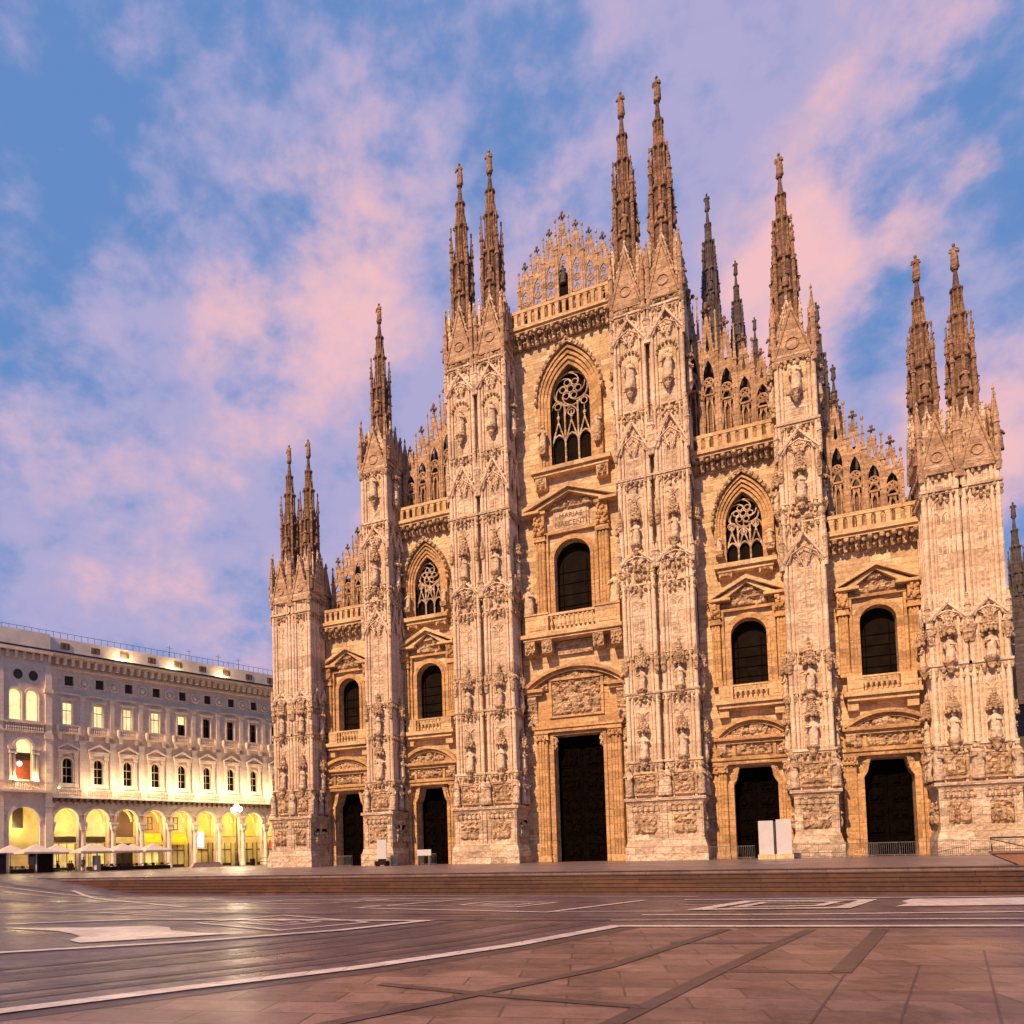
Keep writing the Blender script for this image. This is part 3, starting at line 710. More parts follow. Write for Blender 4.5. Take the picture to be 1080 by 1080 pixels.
# --- buttress piers -------------------------------------------------
YF = -3.0                                                            # front of the shafts
def gablet(mb, xc, y, z0, w, h, t=.14, axis=0):
    def P(dx, dz):
        return (xc+dx, y, z0+dz) if axis == 0 else (y, xc+dx, z0+dz)
    for sg in (-1, 1):
        mb.tube([P(sg*w/2, 0), P(0, h*.82)], t, 5)
        for q in range(1, 4): 
            p = P(sg*w/2*(1-q/4)+sg*.1, h*.82*q/4+.12); mb.blob(*p, .12, .12, .14, 5)
    p = P(0, h*.9); mb.blob(*p, .15, .15, .22, 6); p = P(0, h*.8); mb.blob(*p, .2, .2, .12, 6)
    mb.tube([P(-w*.36, 0), P(-w*.3, h*.22), P(0, h*.42), P(w*.3, h*.22), P(w*.36, 0)], t*.6, 4)
def canopy(mb, x, y, z, h, r=.55):                                    # tabernacle over a figure
    mb.cyl(x, y, z, z+h*.22, r, r, 8)
    for i in range(8):
        a = math.pi/4*i; mb.blob(x+r*math.cos(a), y+r*math.sin(a), z-.02, .14, .14, .2, 5)
        mb.cyl(x+r*.95*math.cos(a+.39), y+r*.95*math.sin(a+.39), z+h*.15, z+h*.5, .1, .02, 4)
    mb.cyl(x, y, z+h*.22, z+h*.3, r*1.1, r*.9, 8); mb.cyl(x, y, z+h*.3, z+h*.92, r*.7, .06, 8)
    for q in range(4):
        rr = r*.7*(1-q/4.4)
        for i in range(4): mb.blob(x+rr*math.cos(i*math.pi/2), y+rr*math.sin(i*math.pi/2), z+h*(.36+.14*q), .11, .11, .1, 5)
    mb.blob(x, y, z+h*.94, .13, .13, .2, 6)

def shaft_ribs(mb, x0, x1, y0, y1, z0, z1, seed, narrow=False):
    """clustered colonnettes round one shaft"""
    g = .30
    for x, sg in ((x0, 1), (x1, -1)):
        mb.cyl(x, y0, z0, z1, .19, .19, 8); mb.cyl(x+sg*.36, y0-.02, z0, z1, .12, .12, 6); mb.cyl(x-sg*.02, y0+.38, z0, z1, .12, .12, 6)
        mb.cyl(x+sg*.62, y0+.1, z0, z1, .09, .09, 6); mb.cyl(x+sg*.78, y0+.12, z0, z1, .045, .045, 5)
        k = 3
        for i in range(1, k+1):
            yy = y0+(y1-y0)*i/(k+.6); mb.cyl(x, yy, z0, z1, .15, .15, 6); mb.cyl(x, yy+.3, z0, z1, .09, .09, 6); mb.cyl(x, yy-.3, z0, z1, .09, .09, 6)

def make_spire_meshes(mat):
    """one spire, base square 2.5 m, 20.4 m to the tip of the statue; local z=0 at its foot"""
    B = MB()
    B.taper(-1.32, 1.32, -1.32, 1.32, 0, 2.2, .1, .1)
    for ax in range(4):
        c, s_ = math.cos(ax*math.pi/2), math.sin(ax*math.pi/2)
        def rt(x, y, z): return (x*c-y*s_, x*s_+y*c, z)
        B.add([rt(-1.05,-1.36,1.2), rt(1.05,-1.36,1.2), rt(0,-1.2,5.0), rt(-1.05,-.6,1.2), rt(1.05,-.6,1.2), rt(0,-.75,4.7)], [(0,1,2),(5,4,3),(0,3,4,1),(1,4,5,2),(2,5,3,0)])
        for sg in (-1, 1):
            B.tube([rt(sg*1.1,-1.38,1.1), rt(0,-1.24,5.05)], .12, 5)
            for q in range(1, 5): B.blob(*rt(sg*(1.1*(1-q/5.)+.1), -1.36, 1.1+3.95*q/5.), .13, .13, .15, 5)
        B.blob(*rt(0,-1.2,5.3), .15, .15, .3, 6); B.blob(*rt(0,-1.2,5.1), .22, .22, .12, 6)
        B.cyl(*rt(1.2,-1.2,0)[:2], .8, 3.4, .2, .2, 4); B.cyl(*rt(1.2,-1.2,0)[:2], 3.4, 4.8, .24, .03, 4); B.blob(*rt(1.2,-1.2,4.8), .12, .12, .2, 5)
    foot = B
    T0 = MB(); T = MB()
    T0.lathe(0, 0, [(1.15,2.0),(1.1,5.9),(1.28,6.0),(1.28,6.25),(1.02,6.4),(.98,9.3),(1.2,9.45),(1.2,9.75),(.7,10.0),(.62,13.3),(.8,13.45),(.8,13.7),(.5,13.9),(.42,15.9),(.58,16.0),(.58,16.2),(.3,16.4),(.16,17.9),(.3,18.0),(.3,18.2),(.1,18.25)], 8)
    for i in range(8):
        a = math.pi/4*i; ca, sa = math.cos(a), math.sin(a)
        T.cyl(1.14*ca, 1.14*sa, 2.0, 9.4, .15, .13, 5)
        T.cyl(.66*ca, .66*sa, 9.8, 13.6, .11, .09, 5); T.cyl(.46*ca, .46*sa, 13.7, 16.1, .08, .06, 4)
        b = a+math.pi/8
        T.blob(1.2*math.cos(b), 1.2*math.sin(b), 6.15, .2, .2, .22, 5); T.blob(1.12*math.cos(b), 1.12*math.sin(b), 9.6, .18, .18, .2, 5)
        T.blob(.8*math.cos(b), .8*math.sin(b), 13.6, .14, .14, .18, 5)
        T.cyl(.78*math.cos(b), .78*math.sin(b), 9.7, 11.3, .16, .02, 4)
        T.cyl(1.12*math.cos(b), 1.12*math.sin(b), 6.3, 7.9, .14, .02, 4)
        T.cyl(.52*math.cos(b), .52*math.sin(b), 13.7, 14.9, .12, .02, 4)
    tower = (T0, T)
    C = MB()
    for i in range(4):
        a = math.pi/4+math.pi/2*i; x, y = 1.22*math.cos(a), 1.22*math.sin(a)
        C.cyl(x, y, 2.0, 10.9, .20, .16, 6); C.lathe(x, y, [(.26,9.0),(.26,9.2),(.2,9.3)], 6); C.lathe(x, y, [(.25,10.8),(.27,11.0),(.2,11.1),(.05,12.9),(.1,13.0),(.1,13.3),(.02,13.5)], 6)
        C.tube([(x*.95, y*.95, 9.8), (x*.55, y*.55, 11.4)], .08, 4)
        for z in (3.6, 5.2, 6.8, 8.2, 11.6, 12.2): C.blob(x*1.1, y*1.1, z, .13, .13, .13, 5)
    return foot, tower, C
_sp = {}
def spire(parent, x, y, z, k=1.0, mat='spire', foot_mat='pier', var=0, kx=None, as_part=False):
    if (mat, foot_mat) not in _sp:
        f, t, c = make_spire_meshes(mat); L = []
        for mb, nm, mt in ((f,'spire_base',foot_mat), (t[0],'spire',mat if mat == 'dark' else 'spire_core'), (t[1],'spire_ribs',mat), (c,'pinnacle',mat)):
            me = bpy.data.meshes.new(nm); me.from_pydata(mb.v, [], mb.f); me.materials.append(M[mt]); me.update(); L.append(me)
        _sp[(mat, foot_mat)] = L
    L = _sp[(mat, foot_mat)]; kx = kx or k
    for me, nm in zip(L, ('spire_base','spire','spire_ribs','corner_pinnacle')): part(nm, me, parent, (x,y,z), 0, (kx,kx,k))
    statue(parent, x, y, z+18.15*k, 2.35*k, mat, 0, 'statue', var, .85)
    for i, (dx, dy) in enumerate(((0,-1.12),(1.12,0),(-1.12,0))):
        statue(parent, x+dx*kx, y+dy*kx, z+6.4*k, 1.9*k, mat, i*1.57 if i != 2 else -1.57, 'niche_statue')

def pier(kind, s):
    if kind == 'c': U = [6.72, 10.02]; hw = 1.5; ztop = 51.2; led = [8.75,14.95,18.5,24.9,26.7,34.7,41.0,50.2]; stz = [(9.2,2.3,'con'),(15.4,1.95,'can'),(28.6,2.2,'can'),(43.2,2.7,'niche')]; gab = [(37.2,3.6),(26.9,1.5),(47.6,2.6)]; spz, spk = 51.9, 1.04
    elif kind == 'b': U = [20.15]; hw = 1.6; ztop = 42.6; led = [8.75,13.6,17.0,27.9,29.6,36.4,42.2]; stz = [(9.2,2.4,'con'),(13.8,2.1,'can'),(29.9,2.25,'can'),(39.1,2.55,'niche')]; gab = [(34.0,2.2),(24.6,3.0)]; spz, spk = 42.9, .903
    else: U = [29.75, 32.35]; hw = 1.28; ztop = 30.4; led = [8.4,14.6,17.6,28.3,30.2]; stz = [(8.75,2.2,'con'),(14.9,2.0,'can')]; gab = [(18.2,1.6)]; spz, spk = 30.7, .876
    xs = sorted(u*s for u in U)
    X0, X1 = xs[0]-hw, xs[-1]+hw
    core = MB(); core.box(X0+.28, X1-.28, YF+.75, YW+1.0, 5.5, ztop)
    for u in xs: core.box(u-hw+.22, u+hw-.22, YF+.12, YF+.75, 5.5, ztop)
    P = core.build('buttress_pier', 'pier', cath)
    # plinth
    b = MB(); ya = -3.75
    b.box(X0-.3, X1+.3, ya-.4, YW, 0, 1.25); b.taper(X0-.24, X1+.24, ya-.34, YW, 1.25, 1.95, .2, .2, 0)
    b.box(X0+.0, X1-.0, ya, YW, 1.95, 5.0)
    b.taper(X0-.02, X1+.02, ya-.02, YW, 5.0, 5.3, -.2, -.2, 0); b.box(X0-.3, X1+.3, ya-.3, YW, 5.3, 5.55)
    for u in xs:
        for sg in (-1, 1): b.box(u+sg*(hw-.28)-.16, u+sg*(hw-.28)+.16, ya-.1, ya, 1.95, 4.4)
        b.box(u-hw+.1, u+hw-.1, ya-.12, ya, 4.4, 5.0)
    if len(xs) == 2:
        xm = (xs[0]+xs[1])/2; b.box(xm-.18, xm+.18, ya-.16, ya, 1.25, 5.0)
    pl = b.build('plinth', 'pier', P)
    for u in xs:
        r = MB(); w = hw-.55; r.relief(u-w, u+w, 2.35, 4.2, ya-.002, .26, int(u*11), 4, 7); r.build('relief_panel', 'orna', P)
        fr = MB()
        for q in range(6):
            x = u-hw+.35+(2*hw-.7)*q/5; fr.blob(x, ya-.16, 4.55, .13, .14, .2, 5)
            if q < 5: fr.strip(rounded(x+(2*hw-.7)/10, (2*hw-.7)/10-.02, 4.6, 4.9, 5), [(p, 5.0) for p, z in rounded(x+(2*hw-.7)/10, (2*hw-.7)/10-.02, 4.6, 4.9, 5)], ya-.22, ya-.1)
        fr.build('arched_frieze', 'orna', P)
    # side relief
    r = MB()
    for q in range(2):
        y0 = ya+.7+q*1.6
        rr = MB(); rr.relief(0, 1.1, 2.35, 4.2, 0, .22, int(X0)+q, 2, 7)
        r.add([(X1+.0-v[1], y0+v[0], v[2]) for v in rr.v], rr.f)
        r.add([(X0+v[1], y0+v[0], v[2]) for v in rr.v], [f[::-1] for f in rr.f])
    r.build('side_relief', 'orna', P)
    # ribs
    rb = MB()
    for u in xs: shaft_ribs(rb, u-hw+.2, u+hw-.2, YF+.02, YW, 5.55, ztop, 1)
    if len(xs) == 2:
        xm = (xs[0]+xs[1])/2
        for dx in (-.22, .22): rb.cyl(xm+dx, YF+.7, 5.55, ztop, .09, .09, 6)
    rb.build('colonnettes', 'rib', P)
    # string courses
    rn = random.Random(int(X0*10)); orn = MB()
    for i, z in enumerate(led):
        bd = MB(); od = MB()
        for u in xs:
            strong = z in (8.75, 8.4, led[-1], 14.95, 14.6, 34.7, 36.4, 28.3)
            if strong: bd.box(u-hw-.12, u+hw+.12, YF-.26, YW-.02, z, z+.2); bd.box(u-hw-.02, u+hw+.02, YF-.14, YW-.02, z-.18, z)
            else:
                for q in range(4): bd.box(u-hw+.02+(2*hw-.04)*(q/4)+.1, u-hw+.02+(2*hw-.04)*((q+1)/4)-.1, YF-.16, YF+.2, z, z+.14)
                bd.box(u-hw-.06, u+hw+.06, YF+.3, YW-.02, z, z+.14)
        n = int((X1-X0)/.42)
        for q in range(n+1):                                         # leafy capitals and drops below each course
            x = X0+(X1-X0)*q/n; od.blob(x, YF-.12, z-.35+rn.uniform(-.12,.2), .17, .17, rn.uniform(.18,.34), 5)
            if rn.random() < .6: od.blob(x, YF-.08, z-.75+rn.uniform(-.15,.1), .13, .14, .2, 5)
        for q in range(7):
            for x in (X0-.02, X1+.02): od.blob(x, YF+.2+3.0*q/6.5, z-.35, .17, .17, .24, 5)
        for z0, z1 in {'c': ((24.9,26.7),(50.2,51.2)), 'b': ((27.9,29.6),), 'a': ()}[kind]:
            if abs(z-z0) > .01: continue
            for q in range(int((X1-X0)*9)):
                od.blob(rn.uniform(X0,X1), YF-.05, rn.uniform(z0+.3,z1-.3), rn.uniform(.1,.22), .2, rn.uniform(.1,.3), 5)
            for q in range(26):
                for x in (X0+.02, X1-.02): od.blob(x, rn.uniform(YF,YW-.3), rn.uniform(z0+.3,z1-.3), .2, rn.uniform(.1,.22), rn.uniform(.1,.3), 5)
        bd.build('string_course', 'pier', P); od.build('leaf_carving', 'orna', P)
    # blind tracery and gablets
    for u in xs:
        tr = MB(); pw = hw*2-1.2
        for i in range(1, len(led)):
            zt = led[i]-.35
            if zt-led[i-1] < 2.2: continue
            path(tr, pointed(u, pw/2, zt-1.1, zt-.05), YF+.06, .08); path(tr, pointed(u-pw/4, pw/4, zt-1.9, zt-1.2), YF+.08, .05); path(tr, pointed(u+pw/4, pw/4, zt-1.9, zt-1.2), YF+.08, .05)
            if zt-led[i-1] > 5.5: tr.tube([(u, YF+.08, led[i-1]+.3), (u, YF+.08, zt-1.3)], .05, 4)
        tr.build('blind_arch', 'rib', P)
        for z, h in gab:
            g = MB(); gablet(g, u, YF-.28, z, 2*hw-.1, h, .13)
            for q in (-1, 1): gablet(g, u+q*hw*.5, YF-.2, z-.1, hw*.8, h*.62, .07)
            g.build('gablet', 'rib', P)
            for x in (u-hw, u+hw):
                g = MB(); g.lathe(x, YF-.2, [(.16,z-.6),(.17,z+h*.55),(.25,z+h*.58),(.17,z+h*.62),(.04,z+h*1.1),(.1,z+h*1.12),(.02,z+h*1.2)], 6); g.build('pinnacle', 'pier', P)
    for z, h in gab:
        if len(xs) == 2:
            g = MB(); gablet(g, (xs[0]+xs[1])/2, YF+.45, z+.2, 1.6, h*1.05, .11); g.build('gablet', 'rib', P)
        for yy in (YF+.85, YF+2.35):
            for xx in (X1+.1, X0-.1):
                g = MB(); gablet(g, yy, xx, z, 1.4, h, .12, 1); g.build('gablet', 'rib', P)
    if orn.v: orn.build('side_pinnacles', 'orna', P)
    # the zone of giants and relief over the plinth
    for u in xs:
        r = MB(); r.relief(u-hw+.62, u+hw-.62, 6.05, 7.75, YF-.1, .26, int(u*17)+3, 3, 9)
        r.box(u-hw+.45, u-hw+.62, YF-.2, YF+.1, 5.9, 7.9); r.box(u+hw-.62, u+hw-.45, YF-.2, YF+.1, 5.9, 7.9); r.box(u-hw+.45, u+hw-.45, YF-.22, YF+.1, 7.75, 7.95); r.box(u-hw+.45, u+hw-.45, YF-.22, YF+.1, 5.85, 6.05)
        r.build('relief_panel', 'orna', P)
        for sg in (-1, 1): statue(P, u+sg*(hw-.08), YF-.42, 5.75, 2.75, 'pier', sg*.3, 'atlas_figure', None, .82)
    for xx, rz in ((X1+.2, 1.57), (X0-.2, -1.57)):
        for yy in (YF+1.1, YF+2.3): statue(P, xx, yy, 5.75, 2.7, 'pier', rz, 'atlas_figure', None, .82)
    # statues, consoles, canopies
    nic = MB()
    for u in xs:
        for z, h, how in stz:
            can = MB(); con = MB()
            con.lathe(u, YF-.28, [(.12,z-.9),(.3,z-.55),(.28,z-.4),(.5,z-.12),(.52,z)], 8)
            statue(P, u, YF-.3, z, h, 'figure', rn.uniform(-.3,.3))
            if how in ('can', 'con'): canopy(can, u, YF-.25, z+h+.12, 2.1 if how == 'can' else 1.4, .45)
            if how == 'niche':
                cv = rounded(u, hw-.72, z+h-.1, z+h+.75, 10); pts = [(u-hw+.72, z)]+cv+[(u+hw-.72, z)]
                nic.poly(pts[::-1], YF+.02, YF+.1)
                for q in range(9):
                    a = math.pi*q/8; can.blob(u+(hw-.62)*math.cos(a), YF-.1, z+h-.1+.9*math.sin(a), .15, .2, .15, 5)
            if how == 'can' :
                for sg in (-1, 1): 
                    can.lathe(u+sg*(hw-.15), YF-.2, [(.14,z+h-.6),(.2,z+h-.4),(.2,z+h),(.26,z+h+.1),(.03,z+h+1.6)], 6)
            con.build('console', 'orna', P); can.build('niche_arch' if how == 'niche' else 'canopy', 'orna', P)
        for xx in (X0-.1, X1+.1):
            if u == (xs[-1] if xx > u else xs[0]):
                for z, h, how in stz:
                    yy = YF+1.6; con = MB(); can = MB(); con.lathe(xx, yy, [(.12,z-.9),(.3,z-.5),(.42,z-.12),(.42,z)], 8); canopy(can, xx, yy, z+h*.9+.1, 1.9, .45); con.build('console', 'orna', P); can.build('canopy', 'orna', P)
    for xx, rz in ((X0-.2, -1.57), (X1+.2, 1.57)):
        for z, h, how in stz: statue(P, xx, YF+1.6, z, h*.9, 'figure', rz)
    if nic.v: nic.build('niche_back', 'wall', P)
    if kind == 'a':                                                  # slit lights in the corner tower
        sl = MB()
        for z in (20.3, 23.6): sl.box(xs[0]+1.35, xs[0]+1.58, YF+.5, YF+.74, z, z+1.5)
        sl.build('slit_window', 'glass', P)
    # crown: spires stand over each shaft
    for i, u in enumerate(xs):
        spire(P, u-s*{'c': .08, 'b': .38, 'a': .5}[kind], YF+1.35, spz, spk, 'spire', 'pier', [0, 1, 2][(i+int(X0)) % 3], spk*(.90 if kind == 'c' else .93))
    cb = MB(); cb.box(X0+.3, X1-.3, YF+.3, YW+1.0, ztop, spz+.5); cb.box(X0-.1, X1+.1, YF-.1, YW, ztop+.1, ztop+.4)
    cb.build('crown_block', 'pier', P)
    gb = MB(); GZ = spz+.6                                           # gables round the crown
    def gable(px, py, w, h, ax):
        def pt(d, e, z): return (px+d, py+e, z) if ax == 0 else (px+e, py+d, z)
        gb.add([pt(-w/2,-.12,GZ-.3), pt(w/2,-.12,GZ-.3), pt(0,-.12,GZ+h), pt(-w/2,.12,GZ-.3), pt(w/2,.12,GZ-.3), pt(0,.12,GZ+h)], [(0,1,2),(5,4,3),(0,3,4,1),(1,4,5,2),(2,5,3,0)])
        for sg in (-1, 1):
            gb.tube([pt(sg*w/2,-.14,GZ-.2), pt(0,-.14,GZ+h+.1)], .12, 5)
            for q in range(1, 5): gb.blob(*pt(sg*(w/2*(1-q/5.)+.1), -.1, GZ+h*q/5.), .14, .14, .16, 5)
        gb.blob(*pt(0,0,GZ+h+.3), .15, .15, .35, 6); gb.blob(*pt(0,0,GZ+h+.1), .24, .24, .12, 6)
        for q in (0, 1, 2): gb.tube([pt(.32*w*math.cos(R(120*q+30+i*40))*.55, -.17, GZ+h*.25+.32*w*.55*math.sin(R(120*q+30+i*40))) for i in range(4)], .05, 4)
    g0 = GZ; GZ = g0-1.3
    for u in xs: gable(u-s*.1, YF-.12, 2*hw-.25, 4.6*spk, 0)
    GZ = g0-.6
    if len(xs) == 2: gable((xs[0]+xs[1])/2, YF+.15, 1.9, 3.6*spk, 0)
    for u in xs:
        for sg in (-1, 1): gb.lathe(u+sg*(hw-.1), YF-.15, [(.2,ztop-1.2),(.2,g0+1.4),(.28,g0+1.5),(.2,g0+1.6),(.04,g0+3.6),(.1,g0+3.7),(.02,g0+4.0)], 6)
    GZ = g0
    nside = 2 if kind == 'a' else 5
    for q in range(nside):
        for xx in (X0+.1, X1-.1):
            gable(xx, YF+1.3+2.3*q, 2.1, (3.6-.25*q)*spk, 1)
            gb.lathe(xx, YF+.15+2.3*q, [(.22,ztop-.5),(.22,GZ+2.0),(.3,GZ+2.1),(.05,GZ+4.2-.3*q),(.12,GZ+4.3-.3*q),(.02,GZ+4.7-.3*q)], 6)
    gb.build('crown_gables', 'crest', P)
    cr = MB(); ye = YW+(3.0 if kind == 'a' else 8.2)
    cr.box(X0+.22, X1-.22, YW+1.0, ye, 0, spz+.5)
    for q in range(5):
        for xx in (X0+.2, X1-.2):
            y_ = YW+1.6+(ye-YW-1.8)*q/4; cr.cyl(xx, y_, ztop-26 if kind != 'a' else 4, ztop+.3, .16, .16, 6)
            for zz in led: cr.box(xx-.12, xx+.12, YW+1.0, ye, zz, zz+.2) if q == 0 else None
    cr.build('rear_buttress', 'crest', P)
    if len(xs) == 2 or True:
        for xx, sg in ((X0-.05, -1), (X1+.05, 1)):                    # corner figure on the cornice
            if kind != 'a' or True:
                st = statue(P, xx, YF+.1, ztop+.3, 2.0, 'spire', sg*.4, 'corner_statue')
    return P

front = MB()
for k, s in (('c',1),('b',1),('b',-1),('a',1),('a',-1)):
    S = bay_spec(k); b = BAYS[k]; x0, x1 = sorted((b['x0']*s, b['x1']*s))
    wall_open(front, x0, x1, 0, S['top'], YW, YW+1.4, [mir(o, s) for o in (S['door'], S['win'], S['goth']) if o])
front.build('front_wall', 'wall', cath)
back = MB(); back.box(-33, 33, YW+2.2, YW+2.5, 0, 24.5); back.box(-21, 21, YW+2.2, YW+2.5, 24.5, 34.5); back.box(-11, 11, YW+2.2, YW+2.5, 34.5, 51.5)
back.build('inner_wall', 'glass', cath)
for k, s in (('c',1),('b',1),('b',-1),('a',1),('a',-1)):
    portal(k, s, 0); aedicule(k, s); gothic(k, s); gallery(k, s); crest(k, s)
for k in 'cba':
    for s in (-1, 1): pier(k, s)
# niche door and figure in the central gable
m = MB(); m.box(-.42, .42, YW+.45, YW+.6, 54.3, 58.9); m.poly([(p[0], p[1]) for p in pointed(0, .42, 58.9, 59.7)][::-1], YW+.45, YW+.6); gd = m.build('gable_door', 'glass', cath)
statue(gd, 0, YW+.3, 58.2, 1.9, 'dark')
# body of the church behind the front
nv = MB()
nv.box(-10.5, 10.5, YW+5, 88, 0, 46); nv.box(-20.5, -10.5, YW+5, 88, 0, 33); nv.box(10.5, 20.5, YW+5, 88, 0, 33); nv.box(-31.0, -20.5, YW+4, 88, 0, 24.5); nv.box(20.5, 31.0, YW+4, 88, 0, 24.5)
nvo = nv.build('nave', 'dark', cath)
rf = MB(); rf.taper(-10.4, 10.4, YW+5, 88, 46, 49, 10, 0); rf.build('roof', 'roofing', cath)
fl = MB()                                                            # flank windows, transept and parapet on the right side
for y in range(9, 86, 9):
    fl.box(31.0, 33.6, y-1.0, y+1.0, 0, 25.5); fl.box(33.6, 34.6, y-.9, y+.9, 0, 18)
    fl.box(-33.6, -31.0, y-1.0, y+1.0, 0, 25.5)
fl.box(20.5, 43, 62, 84, 0, 27); fl.box(43, 80, 64, 84, 0, 25); fl.box(50, 80, 60, 64, 0, 16)
fl.build('flank_buttress', 'dark', cath)
pa = MB()
for y0 in range(5, 86): 
    for x in (-31, 31): pa.cyl(x, y0+.5, 24.5, 26.6+.6*(y0 % 2), .25, .03, 4); pa.cyl(x, y0, 24.5, 25.6, .12, .12, 4)
    for x in (-10.5, 10.5): pa.cyl(x, y0+.5, 46, 48.2, .25, .03, 4)
pa.build('roof_parapet', 'dark', cath)
fs = empty('flank_spires', None, None); fs.parent = cath
for (x, y, ztip, k) in ((13.16,12,71.3,.8), (15.5,20,68.7,.72), (22.8,10,54.6,.80), (24.75,20,53.5,.72), (17.2,30,67.8,.7), (31.8,9,40,.6), (31.8,27,40,.6), (31.8,45,40,.6),
                        (49.3,60,49.1,.95), (47.0,66,43.0,.7), (-13.2,22,62,.7), (-22.8,20,47,.6)):
    me_f, me_t, me_c = _sp[('spire','pier')] if False else (None, None, None)
    b = MB(); h0 = 24 if abs(x) > 12 else 40; z0 = ztip-20.45*k
    b.box(x-1.1*k, x+1.1*k, y-1.1*k, y+1.1*k, 20, z0+.5); sp = b.build('flank_spire', 'dark', cath)
    spire(sp, x, y, z0, k, 'dark', 'dark', _k[0] % 3, k*.85)
bpy.data.objects.remove(fs)

# ------------------------------------------------------------------ ground
def pave(name, base1, base2, bw, rh, rot, rough, stainc, ripple=.25, dist=.03):
    q = NT(name); P = q.pos(); mp = q.n('ShaderNodeMapping'); mp.inputs['Rotation'].default_value = (0,0,rot); q.l(P, mp.inputs[0])
    b = q.n('ShaderNodeTexBrick'); b.inputs['Scale'].default_value = 1; b.inputs['Brick Width'].default_value = bw; b.inputs['Row Height'].default_value = rh; b.inputs['Mortar Size'].default_value = .02
    q.put(b.inputs['Color1'], base1); q.put(b.inputs['Color2'], base2); q.put(b.inputs['Mortar'], tuple(x*.35 for x in base2)); q.l(mp.outputs[0], b.inputs['Vector'])
    n1 = q.noise(P, .22, 6, .62); n2 = q.noise(P, 4.0, 6, .7); n3 = q.noise(P, .9, 6, .65)
    col = q.mix(q.rng(n1, .4, .68, 0, .55), b.outputs['Color'], stainc)
    n9 = q.noise(P, 1.7, 6, .7); col = q.mix(q.rng(n9, .45, .62, 0, .45), col, tuple(x*.9 for x in stainc))
    n7 = q.noise(P, .55, 3, .5)
    col = q.mix(q.rng(n3, .52, .70, 0, .5), col, tuple(x*.75 for x in stainc))
    col = q.mix(q.rng(n7, .57, .61, 0, .55), col, tuple(x*.8 for x in stainc))
    n8 = q.noise(P, 26.0, 3, .7); col = q.mix(q.rng(n8, .52, .68, 0, .6), col, tuple(x*.6 for x in stainc))
    col = q.mix(q.rng(n2, .4, .8, 0, .35), col, tuple(min(1, x*1.4) for x in base1))
    q.l(col, q.b.inputs['Base Color'])
    q.rough(q.rng(q.math('ADD', n1, q.math('MULTIPLY', n2, .4)), .45, .95, rough-.14, rough+.2), .42)
    h = q.math('ADD', q.math('MULTIPLY', b.outputs['Fac'], -.7), q.math('MULTIPLY', n2, .5))
    q.bump(h, ripple, dist); return q.m
M['plaza'] = pave('plaza_slabs', (.185, .112, .128), (.072, .042, .055), .85, .85, R(-66), .34, (.055, .036, .05))
M['slab'] = pave('pink_granite', (.29, .160, .134), (.14, .074, .064), 1.7, .8, R(-13), .38, (.075, .04, .038))
M['darkband'] = pave('dark_paving', (.105, .060, .058), (.09, .052, .05), 2.4, 2.4, R(-30), .42, (.06, .036, .035), .12)
M['white'] = pave('white_marble_paving', (.80, .66, .61), (.70, .56, .51), 1.2, .5, R(-13), .36, (.44, .33, .30), .15)
M['step'] = pave('brown_granite_steps', (.15, .062, .030), (.075, .032, .018), 5.5, .36, 0, .42, (.06, .027, .016))
M['terrace'] = pave('terrace_granite', (.26, .185, .18), (.19, .132, .13), 1.6, .8, 0, .36, (.13, .088, .088))
ZP = -1.1
def ground_z(x, y):
    t = min(1, max(0, (-x-19)/15)); t = t*t*(3-2*t); return ZP+(-.02-ZP)*t
gm = MB()
xs_ = [-900,-400,-200,-120,-80,-60]+[-46+1.5*i for i in range(19)]+[-16,-13,-10,0,5,10,15,20,25,30,40,60,100,200,500,900]
ys_ = [-400,-200,-120,-95,-85,-80]+[-76+2*i for i in range(28)]+[-19,-10,0,20,60,140,300,700,1500]
gv = [(x,y,ground_z(x,y)) for y in ys_ for x in xs_]; nx = len(xs_)
gm.add(gv, [(j*nx+i, j*nx+i+1, (j+1)*nx+i+1, (j+1)*nx+i) for j in range(len(ys_)-1) for i in range(nx-1)])
tag(gm.build('plaza', 'plaza'), kind='structure')
# terrace (sagrato) with its flight of steps
tm = MB(); YE = -34.0
tm.box(-32, 29.2, YE, 1.7, -1.6, 0); tm.box(-32, 29.2, 1.7, 40, -1.6, -.003); tm.box(29.2, 120, -30.2, 40, -1.6, -.001)
tag(tm.build('terrace', 'terrace'), kind='structure')
sm = MB(); ns = 6
for i in range(1, ns):
    z = -i*1.1/ns; y0_, y1_ = YE-.36*i, YE-.36*(i-1)-(0 if i > 1 else .002)
    sm.box(-33, 29.2+.36*i, y0_, y1_, -1.6, z-.05); sm.box(-33, 29.2+.36*i+.05, y0_-.05, y1_-.052, z-.0495, z)
    sm.box(29.2+.36*(i-1)+(.002 if i == 1 else 0), 29.2+.36*i, YE-.36*(i-1), -30.3, -1.6, z)
sm.box(-33, 29.2, YE-.05, YE-.001, -.05, -.002)
tag(sm.build('steps', 'step'), kind='structure')

